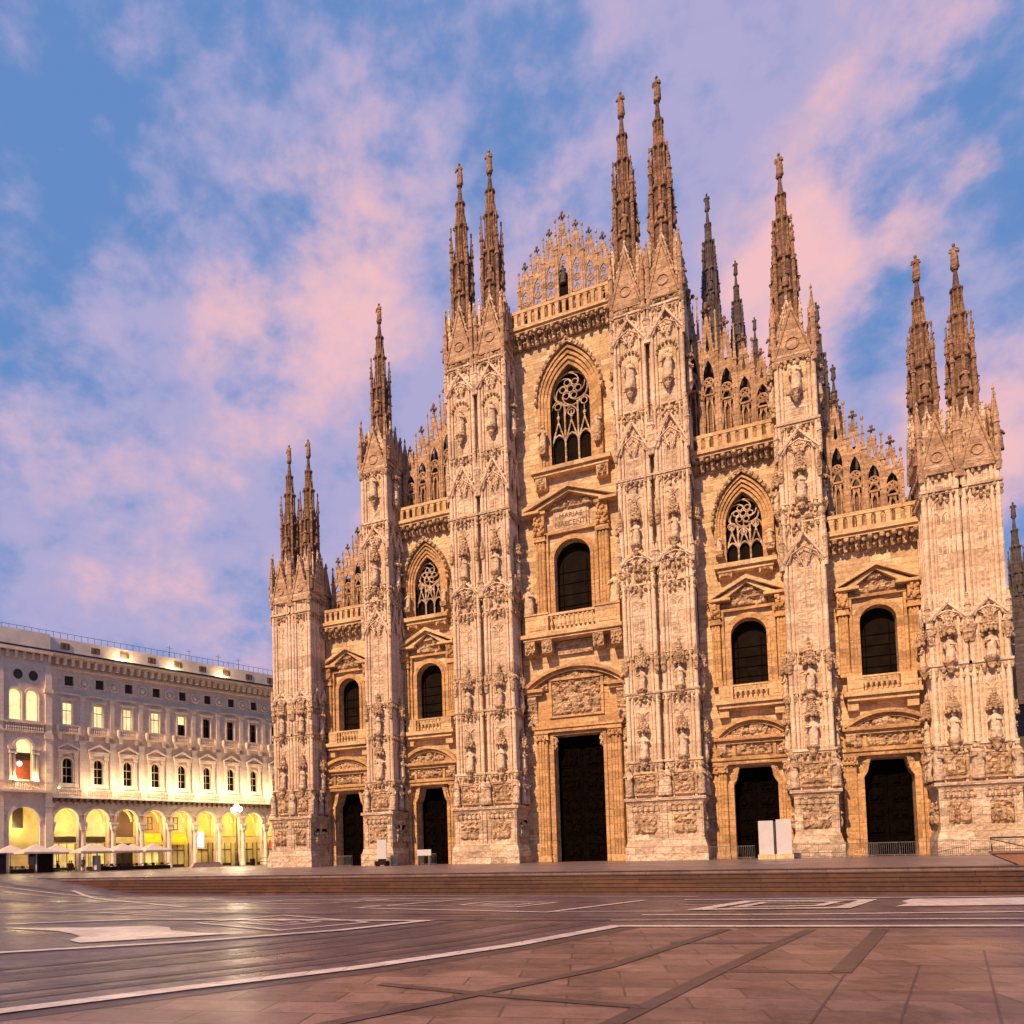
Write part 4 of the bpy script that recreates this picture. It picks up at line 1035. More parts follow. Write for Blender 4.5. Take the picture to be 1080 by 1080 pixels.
def flat_poly(mb, pts, dz):
    def cut(poly):
        return poly
    vs = [(x, y, ground_z(x, y)+dz) for x, y in pts]; mb.add(vs, [tuple(range(len(vs)))])
_lay = [0]
def ribbon(mb, pts, w, dz, closed=False):                            # band of paving of width w along a polyline
    _lay[0] += 1; dz += .0011*(_lay[0] % 9)
    P = [Vector(p) for p in pts]; L = []; Rr = []
    if not closed:
        Q = [P[0]]
        for p in P[1:]:
            n_ = max(1, int((p-Q[-1]).length/2.0)) if min(p.x, Q[-1].x) < -15 else 1; q0 = Q[-1]
            for j in range(1, n_+1): Q.append(q0.lerp(p, j/n_))
        P = Q
    for i, p in enumerate(P):
        if closed:
            d0 = (p-P[i-1]).normalized(); d1 = (P[(i+1)%len(P)]-p).normalized(); nrm = (Vector((-d0.y,d0.x))+Vector((-d1.y,d1.x))).normalized(); k = 1/max(.35, nrm.dot(Vector((-d0.y,d0.x))))
        elif i == 0: d = (P[1]-P[0]).normalized(); nrm = Vector((-d.y, d.x)); k = 1
        elif i == len(P)-1: d = (P[i]-P[i-1]).normalized(); nrm = Vector((-d.y, d.x)); k = 1
        else:
            d0 = (P[i]-P[i-1]).normalized(); d1 = (P[i+1]-P[i]).normalized(); nrm = (Vector((-d0.y,d0.x))+Vector((-d1.y,d1.x))).normalized(); k = 1/max(.35, nrm.dot(Vector((-d0.y,d0.x))))
        L.append(p+nrm*w/2*k); Rr.append(p-nrm*w/2*k)
    vs = [(q.x, q.y, ground_z(q.x, q.y)+dz) for q in L+Rr]; n = len(P)
    mb.add(vs, [(i, n+i, n+(i+1)%n, (i+1)%n) for i in range(n if closed else n-1)])
def poly_ccw(pts):
    a = sum(pts[i][0]*pts[(i+1)%len(pts)][1]-pts[(i+1)%len(pts)][0]*pts[i][1] for i in range(len(pts)))
    return pts if a > 0 else pts[::-1]
L1 = [(4.5,-71.5),(6.8,-66.4),(8.3,-63.6),(10.0,-60.7),(11.7,-56.7),(13.1,-51.8),(16.5,-51.2),(22.8,-49.9),(34,-47.4),(60,-42)]
fgm = MB()
flat_poly(fgm, poly_ccw([L1[0],L1[1],L1[2],L1[3],L1[4],L1[5],L1[6],L1[7],L1[8],L1[9],(60,-90),(4,-90)]), .004)
tag(fgm.build('pavement', 'slab'), kind='structure')
dk = MB()
ribbon(dk, [(x+.42, y-.2) for x, y in L1[:6]], .5, .008)
for off, w in ((3.6,.75),(2.0,.45),(5.3,.4)):
    ribbon(dk, [(x-off*.914, y+off*.406) for x, y in L1[:6]], w, .004)
for a in ([(18.0,-51.6),(16.9,-56.6),(16.3,-59.4),(15.2,-65),(13.6,-71)], [(19.6,-51.2),(18.2,-58.95)], [(11.2,-62.3),(13.4,-62.7),(15.65,-62.9)], [(10.2,-69.5),(12.7,-63.6),(14.4,-59.4),(16.0,-52.0)],
          [(16.4,-59.25),(18.2,-58.93)], [(15.0,-55.3),(17.3,-54.8)]):
    ribbon(dk, a, .26 if len(a) > 2 else .32, .0085)
for a in ([(18.35,-58.5),(17.5,-64)], [(19.5,-57.7),(18.3,-64.5)], [(20.9,-55.3),(19.4,-64)], [(17.3,-55.0),(30,-51.8)], [(17,-53.6),(34,-49.3)], [(18.3,-58.0),(24,-56.8)]):
    ribbon(dk, a, .03, .0088)
for a in ([(5.7,-50.9),(13.1,-49.8),(22,-48.4),(40,-44.5)], [(5.2,-49.5),(14,-48.5),(24,-46.7),(40,-43)]):
    ribbon(dk, a, .35, .004)
for off, w in ((4.4,.5),(1.2,.35)):
    ribbon(dk, [(x-off*.914, y+off*.406) for x, y in L1[:6]], w, .004)
for x0, y0, x1, y1, w in ((-30,-39.0,12,-36.9,.5), (-24,-44.6,4,-42.0,.45), (-12,-50.6,8,-48.0,.5), (14,-41.8,40,-38.2,.5)):
    ribbon(dk, [(x0,y0),(x1,y1)], w, .004)
tag(dk.build('dark_paving_bands', 'darkband'), kind='structure')
wh = MB(); z1 = .022
ribbon(wh, L1, .42, z1)
ribbon(wh, [(-3,-65.5),(0.0,-61.1),(3.1,-58.0),(5.7,-54.4),(6.9,-51.1),(-4.2,-52.3),(-8.1,-55.0)], .36, z1)
ribbon(wh, [(13.2,-47.9),(18,-46.9),(26,-44.6),(45,-40.2)], .28, z1); ribbon(wh, [(12.6,-50.0),(24,-47.5),(44,-43)], .16, z1)
flat_poly(wh, poly_ccw([(-6.9,-56.1),(-3.4,-55.4),(-1.7,-54.4),(-.6,-54.7),(.3,-55.6),(1.8,-56.0),(3.0,-55.8),(1.9,-57.2),(0.2,-58.9),(-.7,-58.5),(-1.3,-57.6),(-2.4,-57.0),(-3.6,-56.5)]), z1)
def loop(pts, w): ribbon(wh, pts, w, z1, True)
loop([(-.8,-53.2),(3.8,-54.8),(5.2,-51.9),(.4,-49.8)], .17); loop([(.5,-52.7),(2.9,-53.5),(3.5,-52.1),(1.4,-51.3)], .13); loop([(1.2,-52.5),(2.5,-52.9),(2.8,-52.3),(1.7,-51.9)], .1)
ribbon(wh, [(-24.7,-37.9),(-16,-42.4),(-7.6,-46.3),(-10.7,-48.7),(-18,-52.5)], .28, z1)
loop([(14.7,-45.4),(16.2,-40.9),(20.3,-39.9),(19.2,-44.1)], .5); loop([(15.9,-44.2),(16.7,-41.7),(19.2,-41.0),(18.5,-43.2)], .34)
ribbon(wh, [(13.7,-40.3),(26,-37.4),(45,-36.6)], .3, z1)
flat_poly(wh, poly_ccw([(20.8,-43.3),(21.4,-41.6),(21.3,-40.6),(21.8,-39.2),(26.5,-37.9),(26.3,-39.4),(26.0,-40.4),(25.6,-41.9)]), z1)
loop([(5.2,-43.9),(5.6,-41.7),(8.8,-42.1),(7.9,-44.8)], .2); loop([(6.0,-43.5),(6.2,-42.5),(7.9,-42.7),(7.5,-43.9)], .14)
ribbon(wh, [(12.1,-40.6),(9.8,-47.2),(1.3,-46.0),(4.1,-40.0),(-2,-39.6)], .24, z1)
loop([(-6,-44.5),(-1.5,-43.2),(0,-40.5),(-5.5,-41.0)], .2); loop([(-16,-45.5),(-11,-43.8),(-10,-41),(-15.5,-41.5)], .2)
ribbon(wh, [(-30,-40.5),(-12,-38.6),(0,-37.6),(14,-37.9)], .2, z1)
for x0, y0, x1, y1 in ((-11,-47.9,-1,-46.6), (-20,-43.6,3,-41.4), (-26,-41.8,-8,-39.4), (9.9,-46.9,14,-46.2), (14,-43.0,26,-40.6), (1,-44.8,5,-44.2)):
    ribbon(wh, [(x0,y0),(x1,y1)], .13, z1)
loop([(-9,-49.9),(-4.5,-50.7),(-2.7,-48.7),(-7.2,-48.3)], .16); loop([(-7.6,-49.6),(-5.0,-50.0),(-4.0,-49.0),(-6.6,-48.7)], .12)
tag(wh.build('white_paving_inlay', 'white'), kind='structure')

# ------------------------------------------------------------------ the arcaded palazzo
M['pal'] = stone('palazzo_stone', (.86, .67, .52), (.72, .54, .41), (.58, .42, .32), 1.4, .6, .1, .3, .3, 0, R(20), .2)
M['pal_trim'] = stone('palazzo_trim', (.88, .70, .54), (.76, .58, .43), (.6, .45, .33), 1.2, .6, .1, .35, .4, .2, R(20), .2)
M['pal_dark'] = plain('dark_brackets', (.20, .12, .08), .8, .2, .3)
M['attic'] = plain('attic_render', (.84, .67, .53), .8, .2, .15, .6)
M['arcade'] = plain('yellow_plaster', (.68, .54, .22), .8, .2, .3, .35)
_l = [plain('lunette_plaster', c, .8, .2, .25, .5) for c in ((.55,.60,.28),(.60,.62,.34),(.16,.09,.06),(.50,.30,.12),(.58,.46,.2),(.72,.56,.14),(.74,.58,.2),(.7,.5,.1))]
M['lun'] = _l
M['shop'] = emit('lit_shop_window', (1.0, .72, .22), .75, .6, .6)
M['shopdark'] = plain('dark_shop_front', (.05, .03, .02), .4, .4, .4)
M['awning'] = plain('yellow_shop_awning', (.75, .50, .03), .7, .2, .2, 1.0)
M['litwin'] = emit('lit_window', (1.0, .80, .38), 1.15, .35, .8)
M['lamp'] = emit('lamp_globe', (1.0, .93, .72), 5.0)
M['lampw'] = emit('uplight_lens', (1.0, .80, .45), 9.0)
M['sign_lit'] = emit('backlit_sign', (1.0, .96, .88), 1.7)
M['iron'] = plain('dark_iron', (.03, .026, .025), .5, .4, .3)
TH = R(20)
pal = empty('arcaded_palazzo', 'long pale stone palazzo with lit ground floor arches and rows of windows', 'building', (-75.274, 4.03, 0), R(90)-TH)
# local frame: x runs along the facade (s), y goes into the building, z is up
def prot(name, mb, mat, parent=None): return mb.build(name, mat, parent or pal)
BW = 4.47; NB = 15
def warm(name, parent, loc, energy, col=(1,.72,.32), r=.15):
    d = bpy.data.lights.new(name, 'POINT'); d.energy = energy; d.color = col; d.shadow_soft_size = r
    o = bpy.data.objects.new(name, d); COL.objects.link(o); o.parent = parent; o.location = loc; return o
W = MB(); 
for i in range(NB):
    c = BW*i+.1
    wall_open(W, c-BW/2, c+BW/2, 0, 31.0, 0, .8, [('round',c,1.72,0,7.3,9.05), ('round',c+.15,.72,12.6,15.55,16.27), ('flat',c+.15,.68,21.2,24.3,24.3), ('flat',c+.42,.66,26.85,28.3,28.3)])
prot('wall', W, 'pal')
body = MB(); body.box(-BW/2, BW*NB, 5.6, 20, 0, 31); body.box(-BW/2, BW*NB, .8, 5.6, 10.0, 10.3); body.box(-BW/2, BW*NB, .8, 5.6, 18, 18.2); body.box(-BW/2, BW*NB, .8, 5.6, 25, 25.2); body.box(-BW/2, BW*NB, .8, 5.6, 30.5, 31)
prot('inner_body', body, 'arcade')
at = MB(); at.box(-14, BW*NB, 1.6, 19, 31.3, 34.1); at.box(-14, -1.6, 1.3, 19, 31.3, 34.35); prot('attic', at, 'attic')
ah = MB()
for i in range(NB): ah.box(BW*i-.1, BW*i+1.2, 1.5, 1.6, 32.6, 33.5); ah.box(BW*i+.15, BW*i+.28, 1.45, 1.5, 32.6, 33.5); ah.box(BW*i+.8, BW*i+.93, 1.45, 1.5, 32.6, 33.5)
prot('attic_panels', ah, 'pal_dark')
rl = MB()
for i in range(80): rl.cyl(-14+i*1.0, 1.8, 34.1, 35.0, .03, .03, 4)
rl.tube([(-14,1.8,35.0),(66,1.8,35.0)], .03, 4)
for x in (18, 21.5, 27, 31): rl.cyl(x, 3.5, 34.1, 36.6, .04, .03, 4); rl.tube([(x-.5,3.5,36.2),(x+.5,3.5,36.2)], .03, 4)
prot('roof_railing', rl, 'iron')
cn = MB(); cn.box(-14, BW*NB, -1.5, 2.0, 30.9, 31.3); cn.box(-14, BW*NB, -1.1, 0, 30.6, 30.9); cn.box(-14, BW*NB, -.3, 0, 29.1, 29.35); cn.box(-14, BW*NB, -.25, 0, 25.5, 25.75)
prot('cornice', cn, 'pal_trim')
rfs = MB(); rfs.box(-14, BW*NB, -1.52, 1.7, 31.3, 31.36); rfs.box(-14, BW*NB, -1.56, -1.5, 31.12, 31.28); prot('gutter', rfs, 'iron')
md = MB()
for i in range(int(BW*NB/1.1)+12): md.taper(-13.5+1.1*i-.2, -13.5+1.1*i+.2, -1.0, 0, 29.7, 30.6, 0, -.1, 0)
prot('modillions', md, 'pal_trim')
dn = MB()
for i in range(200): dn.box(-13.9+.4*i-.1, -13.9+.4*i+.1, -.42, -.3, 29.12, 29.5)
prot('dentils', dn, 'pal_trim')
lit3 = {0, 1, 2, 3}
for i in range(NB):
    c = BW*i+.1
    # arch order with columns
    a = MB(); a.strip(rounded(c, 2.08, 7.3), rounded(c, 1.72, 7.3), -.18, 0); a.strip(rounded(c, 2.16, 7.3), rounded(c, 2.08, 7.3), -.3, 0); ao = prot('arch', a, 'pal_trim')
    if i > 0 or True:
        k = MB(); x = c-BW/2; k.lathe(x, -.25, [(.42,0),(.42,.5),(.34,.6),(.29,5.7),(.33,5.8)], 10); k.taper(x-.36, x+.36, -.6, 0, 5.8, 6.7, -.16, -.12, 0); k.box(x-.58, x+.58, -.75, 0, 6.7, 7.0)
        rn = random.Random(i)
        for q in range(10): k.blob(x+rn.uniform(-.4,.4), -.62, rn.uniform(5.9,6.6), .12, .12, .15, 5)
        k.lathe(c-BW/2, -.1, [(.15,8.0),(.55,8.05),(.55,8.15),(.1,8.2)], 10)
        prot('column', k, 'pal_trim')
    # balustrade over dark brackets
    b = MB(); z0 = 10.65
    b.box(c-BW/2, c+BW/2, -1.1, 0, z0-.25, z0); b.box(c-BW/2, c+BW/2, -1.0, -.75, 11.6, 11.8); balusters(b, c-BW/2+.5, c+BW/2-.5, -.88, z0, 11.6, .3, .11); b.box(c-BW/2-.5, c-BW/2+.5, -1.02, -.72, z0, 11.6)
    prot('balustrade', b, 'pal_trim')
    d = MB()
    for q in range(5):
        x = c-BW/2+BW*(q+.5)/5; d.taper(x-.22, x+.22, -.95, 0, 9.95, z0-.25, 0, -.1, 0); d.add([(x-.12,-.9,z0-.3),(x+.12,-.9,z0-.3),(x+.12,-.25,9.7),(x-.12,-.25,9.7)], [(0,1,2,3)])
    prot('brackets', d, 'pal_dark'); d = MB(); d.box(c-BW/2, c+BW/2, -.06, -.002, 9.95, 10.38); prot('dark_frieze', d, 'pal_dark')
    # first floor window
    w = MB(); op = ('round', c+.15, .72, 12.6, 15.55, 16.27); frame_band(w, op, .22, -.2, 0); 
    for sg in (-1, 1): fluted(w, c+.15+sg*1.12-.2, c+.15+sg*1.12+.2, -.35, 0, 12.0, 17.0, 2)
    w.box(c+.15-1.5, c+.15+1.5, -.45, 0, 17.0, 17.4)
    for sg in (-1, 1):
        pts = [(c+.15+sg*1.6, 17.4), (c+.15, 18.25), (c+.15, 18.55), (c+.15+sg*1.6, 17.65)]
        w.poly(pts if sg < 0 else pts[::-1], -.55, 0)
    w.box(c+.15-1.0, c+.15+1.0, -.3, 0, 12.0, 12.6)
    wo = prot('arched_window', w, 'pal_trim')
    g = MB(); g.box(c+.15-.72, c+.15+.72, .5, .54, 12.6, 16.27); g.build('pane', 'glass' if i % 5 else 'glass', wo)
    f = MB(); f.box(c+.13, c+.17, .42, .5, 12.6, 16.2); f.box(c-.57, c+.87, .43, .5, 14.9, 15.0); f.box(c-.57, c+.87, .43, .5, 13.7, 13.76); f.build('glazing_bar', 'pal_trim', wo)
    # pilaster strips on the upper floors
    p = MB(); x = c-BW/2; p.box(x-.4, x+.4, -.3, 0, 11.9, 18.9); p.box(x-.5, x+.5, -.4, 0, 18.5, 18.9); p.box(x-.32, x+.32, -.22, 0, 19.6, 25.5); p.box(x-.42, x+.42, -.34, 0, 25.0, 25.5)
    p.lathe(x, -.12, [(.2,12.0),(.2,12.01)], 4) if False else None
    prot('pilaster', p, 'pal')
    # second floor window with balcony
    w = MB(); x = c+.15; w.box(x-.95, x-.68, -.18, 0, 21.0, 24.6); w.box(x+.68, x+.95, -.18, 0, 21.0, 24.6); w.box(x-1.1, x+1.1, -.28, 0, 24.6, 24.95)
    wo = prot('window', w, 'pal_trim'); g = MB(); g.box(x-.68, x+.68, .45, .5, 21.2, 24.3); g.build('pane', 'litwin' if i in lit3 else 'glass', wo)
    if i == 4: g2 = MB(); g2.box(x-.62, x+.62, .38, .42, 23.0, 24.25); g2.build('blind', 'litwin', wo)
    f = MB(); f.box(x-.03, x+.03, .38, .45, 21.2, 24.3); f.box(x-.68, x+.68, .385, .45, 23.2, 23.3); f.build('glazing_bar', 'pal_dark', wo)
    b = MB(); b.box(x-1.7, x+1.7, -.75, 0, 19.75, 19.95); b.box(x-1.6, x+1.6, -.7, -.5, 20.9, 21.05); balusters(b, x-1.5, x+1.5, -.6, 19.95, 20.9, .3, .1); b.box(x-1.7, x-1.4, -.72, 0, 19.95, 20.95); b.box(x+1.4, x+1.7, -.72, 0, 19.95, 20.95)
    for sg in (-1, 1): b.taper(x+sg*1.2-.25, x+sg*1.2+.25, -.6, 0, 18.95, 19.75, 0, -.05, 0)
    b.build('balcony', 'pal_trim', wo)
    # square attic window and medallion
    w = MB(); x = c+.42; w.box(x-.82, x-.66, -.12, 0, 26.7, 28.45); w.box(x+.66, x+.82, -.12, 0, 26.7, 28.45); w.box(x-.66, x+.66, -.12, 0, 28.3, 28.45); w.box(x-.66, x+.66, -.12, 0, 26.7, 26.85)
    wo = prot('square_window', w, 'pal_trim'); g = MB(); g.box(x-.66, x+.66, .4, .45, 26.85, 28.3); g.build('pane', 'shopdark', wo)
    me = MB(); n = 18; xm = c+BW/2+.35
    for q in range(n):
        t = 2*math.pi*q/n; me.blob(xm+.68*math.cos(t), -.1, 27.5+.68*math.sin(t), .16, .14, .16, 5)
    me.blob(xm, -.05, 27.5, .42, .25, .48, 8); me.box(xm-1.0, xm-.92, -.1, 0, 26.6, 28.5); me.box(xm+.92, xm+1.0, -.1, 0, 26.6, 28.5)
    prot('medallion', me, 'pal_trim')
    # inside the arcade: shop front, awning, lantern
    s = MB(); sx = c+1.4; s.box(sx-1.8, sx+1.8, 5.4, 5.58, 0, 4.0); kind = i % 6
    if i == 2: prot('shop_front', s, 'shopdark')
    else:
        so = prot('shop_front', s, 'shop' if i in (0, 1, 3) else 'arcade'); s = MB()
        for q in range(4): s.box(sx-1.8+1.2*q-.05, sx-1.8+1.2*q+.05, 5.32, 5.4, 0, 4.0)
        s.box(sx-1.8, sx+1.8, 5.34, 5.4, 2.7, 2.85); s.box(sx-1.8, sx+1.8, 5.33, 5.4, 0, .45); s.build('shop_mullion', 'shopdark', so)
    if i in (3, 4):
        s = MB(); s.add([(sx-2,5.4,5.6),(sx+2,5.4,5.6),(sx+2,4.4,4.2),(sx-2,4.4,4.2)], [(0,1,2,3)]); s.box(sx-2, sx+2, 4.38, 4.42, 3.7, 4.2); prot('shop_awning', s, 'awning')
        s = MB(); s.box(sx-.7, sx+.7, 5.45, 5.58, 6.3, 8.2); fo = prot('mezzanine_window', s, 'litwin'); f = MB()
        for q in (-.7, 0, .7): f.box(sx+q-.07, sx+q+.07, 5.38, 5.45, 6.2, 8.3)
        for q in (6.2, 7.2, 8.2): f.box(sx-.77, sx+.77, 5.36, 5.45, q-.06, q+.06)
        f.build('window_frame', 'shopdark', fo)
    elif i in (0, 1):
        s = MB(); s.box(sx-1.9, sx+1.9, 5.2, 5.4, 4.2, 5.0); prot('shop_sign_board', s, 'shopdark')
    elif i == 5:
        s = MB(); s.box(sx-1.5, sx+.9, 4.9, 5.1, 3.0, 5.9); so = prot('shop_sign_board', s, 'attic'); t = MB()
        for x0, x1, z0_, z1_ in ((-1.3,-.9,3.3,5.0),(-.9,-.5,4.6,5.05),(-.5,-.15,3.3,4.9),(.0,.35,3.3,5.8),(.5,.8,3.3,5.2),(.5,.8,5.35,5.8)): t.box(sx-.15+x0, sx-.15+x1, 4.82, 4.9, z0_, z1_)
        t.build('lit_letters', 'sign_lit', so)
    s = MB(); s.box(c-.6, c+3.4, 5.44, 5.56, 5.1 if i not in (3, 4) else 5.7, 9.6); prot('lunette_wall', s, M['lun'][i % len(M['lun'])])
    # vault ribs seen through the arch
    v = MB(); v.strip(rounded(c, 2.1, 7.3, 9.6), rounded(c, 1.85, 7.3, 9.2), 2.8, 3.1); v.cyl(c, 3.0, 8.2, 9.6, .02, .02, 4); prot('arcade_vault', v, 'arcade')
    l = MB(); l.lathe(c, 3.0, [(.05,9.0),(.24,9.1),(.3,9.5),(.12,9.75),(.02,9.8)], 8); lo = prot('arcade_lantern', l, 'lamp')
    if i < 11: warm('arcade_light', lo, (c, 2.2, 7.0), 330, (1, .80, .42), .3)
    # uplight at each pilaster foot
    if i < 10:
        u = MB(); u.box(c-BW/2+.8, c-BW/2+1.1, -.75, -.55, 11.8, 11.92); uo = prot('uplight', u, 'lampw')
        if i > 0: warm('uplight_wash', uo, (c-BW/2+.95, -2.3, 12.6), 460 if i > 1 else 300, (1, .75, .45), .4)  # light floats well off its fixture, added to wash the upper floors
for x in (9.2, 17.5, 26.5):
    u = MB(); u.box(x-.5, x+.5, .4, .8, 31.42, 31.65); uo = prot('attic_floodlight', u, 'lampw'); warm('attic_beam', uo, (x, .9, 32.1), 420 if x < 10 else 200, (1, .68, .34), .2)
# projecting end pavilion
pv = MB(); px0, px1 = -14.0, -2.2; yv = -.7
wall_open(pv, -9.6, -2.25, 0, 10.2, yv, .1, [('round',-5.75,2.0,0,7.0,9.0)])
wall_open(pv, -14, -9.6, 0, 10.2, yv, .1, [('round',-11.8,1.6,0,7.0,8.6)])
wall_open(pv, -9.6, -2.25, 10.2, 20.5, yv, .1, [('round',-5.9,1.1,12.8,17.2,18.4)])
wall_open(pv, -14, -9.6, 10.2, 31, yv, .1, [('round',-11.8,1.0,12.8,17.2,18.2)])
wall_open(pv, -9.6, -5.85, 20.5, 31, yv, .1, [('round',-6.95,.82,21.1,24.6,25.42)]); wall_open(pv, -5.85, -2.25, 20.5, 31, yv, .1, [('round',-4.75,.82,21.1,24.6,25.42)])
pvo = prot('end_pavilion', pv, 'pal')
q = MB(); q.box(-3.1, -2.2, yv-.35, yv, 0, 29); q.box(-3.25, -2.05, yv-.5, yv, 9.0, 9.6); q.box(-3.25, -2.05, yv-.5, yv, 18.6, 19.3); q.box(-3.25, -2.05, yv-.5, yv, 25.2, 25.8); q.box(-9.4, -8.5, yv-.3, yv, 0, 29)
q.strip(rounded(-5.75, 2.4, 7.0), rounded(-5.75, 2.0, 7.0), yv-.2, yv); q.box(-9.5, -2.2, yv-.9, yv, 11.0, 11.3); balusters(q, -8.3, -3.3, yv-.75, 11.3, 12.3, .3, .11); q.box(-9.5, -2.2, yv-.9, yv-.6, 12.3, 12.5)
q.box(-9.5, -2.2, yv-.4, yv, 19.4, 19.6); q.box(-9.5, -2.2, yv-.5, yv, 20.6, 20.8); balusters(q, -8.3, -3.3, yv-.35, 19.6, 20.6, .3, .1)
frame_band(q, ('round',-6.95,.82,21.1,24.6,25.42), .22, yv-.18, yv); frame_band(q, ('round',-4.75,.82,21.1,24.6,25.42), .22, yv-.18, yv); frame_band(q, ('round',-5.9,1.1,12.8,17.2,18.4), .35, yv-.25, yv)
for x in (-7.6,-7.15,-4.65,-4.2): fluted(q, x-.16, x+.16, yv-.4, yv, 12.6, 17.0, 2)
q.box(-8.0, -6.95, yv-.5, yv, 17.0, 17.4); q.box(-4.85, -3.6, yv-.5, yv, 17.0, 17.4); q.box(-14, -2.2, yv-.9, yv, 30.6, 31.0)
q.build('stone_trim', 'pal_trim', pvo)
q = MB()
for x in (-6.6, -4.6): q.cyl(x, 0, 0, .1, .01, .01, 4)
for x in (-6.6, -4.6):
    n = 16; q.add([(x+.62*math.cos(2*math.pi*i/n), yv-.03, 27.45+.72*math.sin(2*math.pi*i/n)) for i in range(n)], [tuple(range(n))])
q.build('round_window', 'shopdark', pvo)
q = MB(); q.box(-7.8, -6.1, .0, .05, 21.1, 25.4); q.box(-5.6, -3.9, .0, .05, 21.1, 25.4); q.build('lit_pane', 'litwin', pvo)
q = MB(); q.box(-7.0, -4.8, .0, .05, 12.8, 16.6); q.build('balcony_door', plain('red_curtain', (.28, .07, .03), .7), pvo)
q = MB(); q.box(-7.0, -4.8, .02, .07, 16.6, 18.4); q.build('lunette', 'litwin', pvo)
q = MB(); q.box(-7.0, -4.8, -.06, 0, 15.6, 16.6); q.build('dark_blind', 'shopdark', pvo)
q = MB(); q.box(-14, -2.25, 4.0, 4.2, 0, 10); q.build('inner_wall', 'arcade', pvo)
q = MB(); q.box(-5.9, -4.6, 3.8, 4.0, 6.3, 9.2); q.build('dark_doorway', 'shopdark', pvo)
q = MB(); q.blob(-6.3, -.35, 15.0, .35, .2, .35, 8); lo = q.build('wall_lamp', 'lamp', pvo); warm('lamp_light', lo, (-6.3, -.6, 15.0), 40); warm('arcade_light', lo, (-5.7, 2.2, 6.5), 330, (1,.80,.38), .3); warm('pavilion_light', lo, (-6.9, -1.4, 13.0), 200); warm('pavilion_light', lo, (-4.6, -1.4, 13.0), 200)

# ------------------------------------------------------------------ things by the palazzo
M['canvas'] = plain('pale_canvas', (.62, .50, .42), .8, .2, .12)
M['white_panel'] = plain('white_board', (.52, .49, .50), .5, .3, .05)
M['darkbox'] = plain('dark_paint', (.022, .011, .007), .7, .1, .3)
M['leaf'] = plain('hedge_leaves', (.035, .045, .02), .8, .2, .5, 6)
M['steel'] = plain('galvanised_steel', (.30, .27, .26), .4, .5, .2, 2, .6)
M['cloth1'] = plain('dark_cloth', (.03, .025, .035), .9); M['cloth2'] = plain('red_cloth', (.25, .05, .05), .9); M['skin'] = plain('skin', (.42, .24, .17), .6); M['hair'] = plain('dark_hair', (.03, .02, .015), .7)
M['granite'] = plain('pink_granite_block', (.42, .27, .25), .6, .3, .2)
M['bentop'] = plain('brown_wall_stone', (.22, .11, .065), .6, .3, .25, 1.5)
def pal_pt(s, d, z=0.0):                                             # point d metres in front of the palazzo
    dv = Vector((math.sin(TH), math.cos(TH), 0)); nv_ = Vector((math.cos(TH), -math.sin(TH), 0))
    p = Vector((-75.274, 4.03, 0))+dv*s+nv_*d; return (p.x, p.y, z)
sl = empty('street_lamp', 'tall dark iron street lamp with three lit globes by the arcade', 'lamp post', pal_pt(23.2, 8.0), -TH)
a = MB(); a.lathe(0, 0, [(.32,0),(.32,.5),(.2,.7),(.16,2),(.12,2.1),(.08,8.3),(.14,8.4),(.05,8.9)], 10); a.build('pole', 'iron', sl)
for k, (dx, dy, z) in enumerate(((-.95,0,8.9),(0,0,9.4),(.95,0,8.9))):
    a = MB(); a.tube([(0,0,8.3),(dx*.6,dy,8.1),(dx,dy,8.45)], .045, 5); ar = a.build('arm', 'iron', sl)
    b = MB(); b.blob(dx, dy, z, .42, .42, .45, 12); gl = b.build('globe', 'lamp', sl, True); warm('lamp_light', gl, (dx, dy-.0, z-.6), 800, (1,.82,.50), .4)
def parasol(s, d, label, w=2.0):
    p = empty('parasol', label, 'parasol', pal_pt(s, d), -TH, 'pale parasols of the cafe terrace')
    m = MB(); n = 8; vs = [(0,0,3.6)]+[(w*.55*x, w*.55*y, 3.0-.05*((x*y)!=0)) for x,y in ((-1,-1),(0,-1),(1,-1),(1,0),(1,1),(0,1),(-1,1),(-1,0))]+[(w*x, w*y, 2.55) for x,y in ((-1,-1),(0,-1),(1,-1),(1,0),(1,1),(0,1),(-1,1),(-1,0))]
    fs = [(0,1+i,1+(i+1)%8) for i in range(8)]+[(1+i,9+i,9+(i+1)%8,1+(i+1)%8) for i in range(8)]
    m.add(vs, fs); vs2 = [(x*1.0,y*1.0,z-.04) for x,y,z in vs]; m.add(vs2, [f[::-1] for f in fs])
    for i in range(8):
        x,y,z = vs[9+i]; x2,y2,z2 = vs[9+(i+1)%8]; m.add([(x,y,z),(x2,y2,z2),(x2,y2,z2-.22),(x,y,z-.22)], [(0,3,2,1)])
    m.build('canopy', 'canvas', p)
    a = MB(); a.cyl(0, 0, .1, 3.3, .04, .04, 6)
    a.build('pole', 'iron', p); b = MB(); b.box(-.4,.4,-.4,.4,0,.1); b.build('base', 'iron', p)
    return p
for s, d, lab in ((-8.3, 13.0, 'big pale parasol over the dark kiosk at the left'), (-9.9, 8.5, 'pale parasol at the far left, half behind the kiosk parasol'), (-4.3, 8.5, 'pale parasol just right of the kiosk parasol, in the back row'), (-1.6, 13.0, 'pale parasol over the upright white board'),
                  (.9, 9.0, 'pale parasol in the back row before the lit second arch'), (2.6, 13.0, 'pale parasol before the dark third arch, front row'), (6.0, 8.5, 'narrow looking pale parasol right of the dark arch, back row'), (6.9, 13.0, 'rightmost pale parasol of the cafe terrace')):
    parasol(s, d, lab)
kk = empty('kiosk', 'dark square cafe kiosk standing under the big parasol', 'kiosk', pal_pt(-7.6, 12.6), -TH)
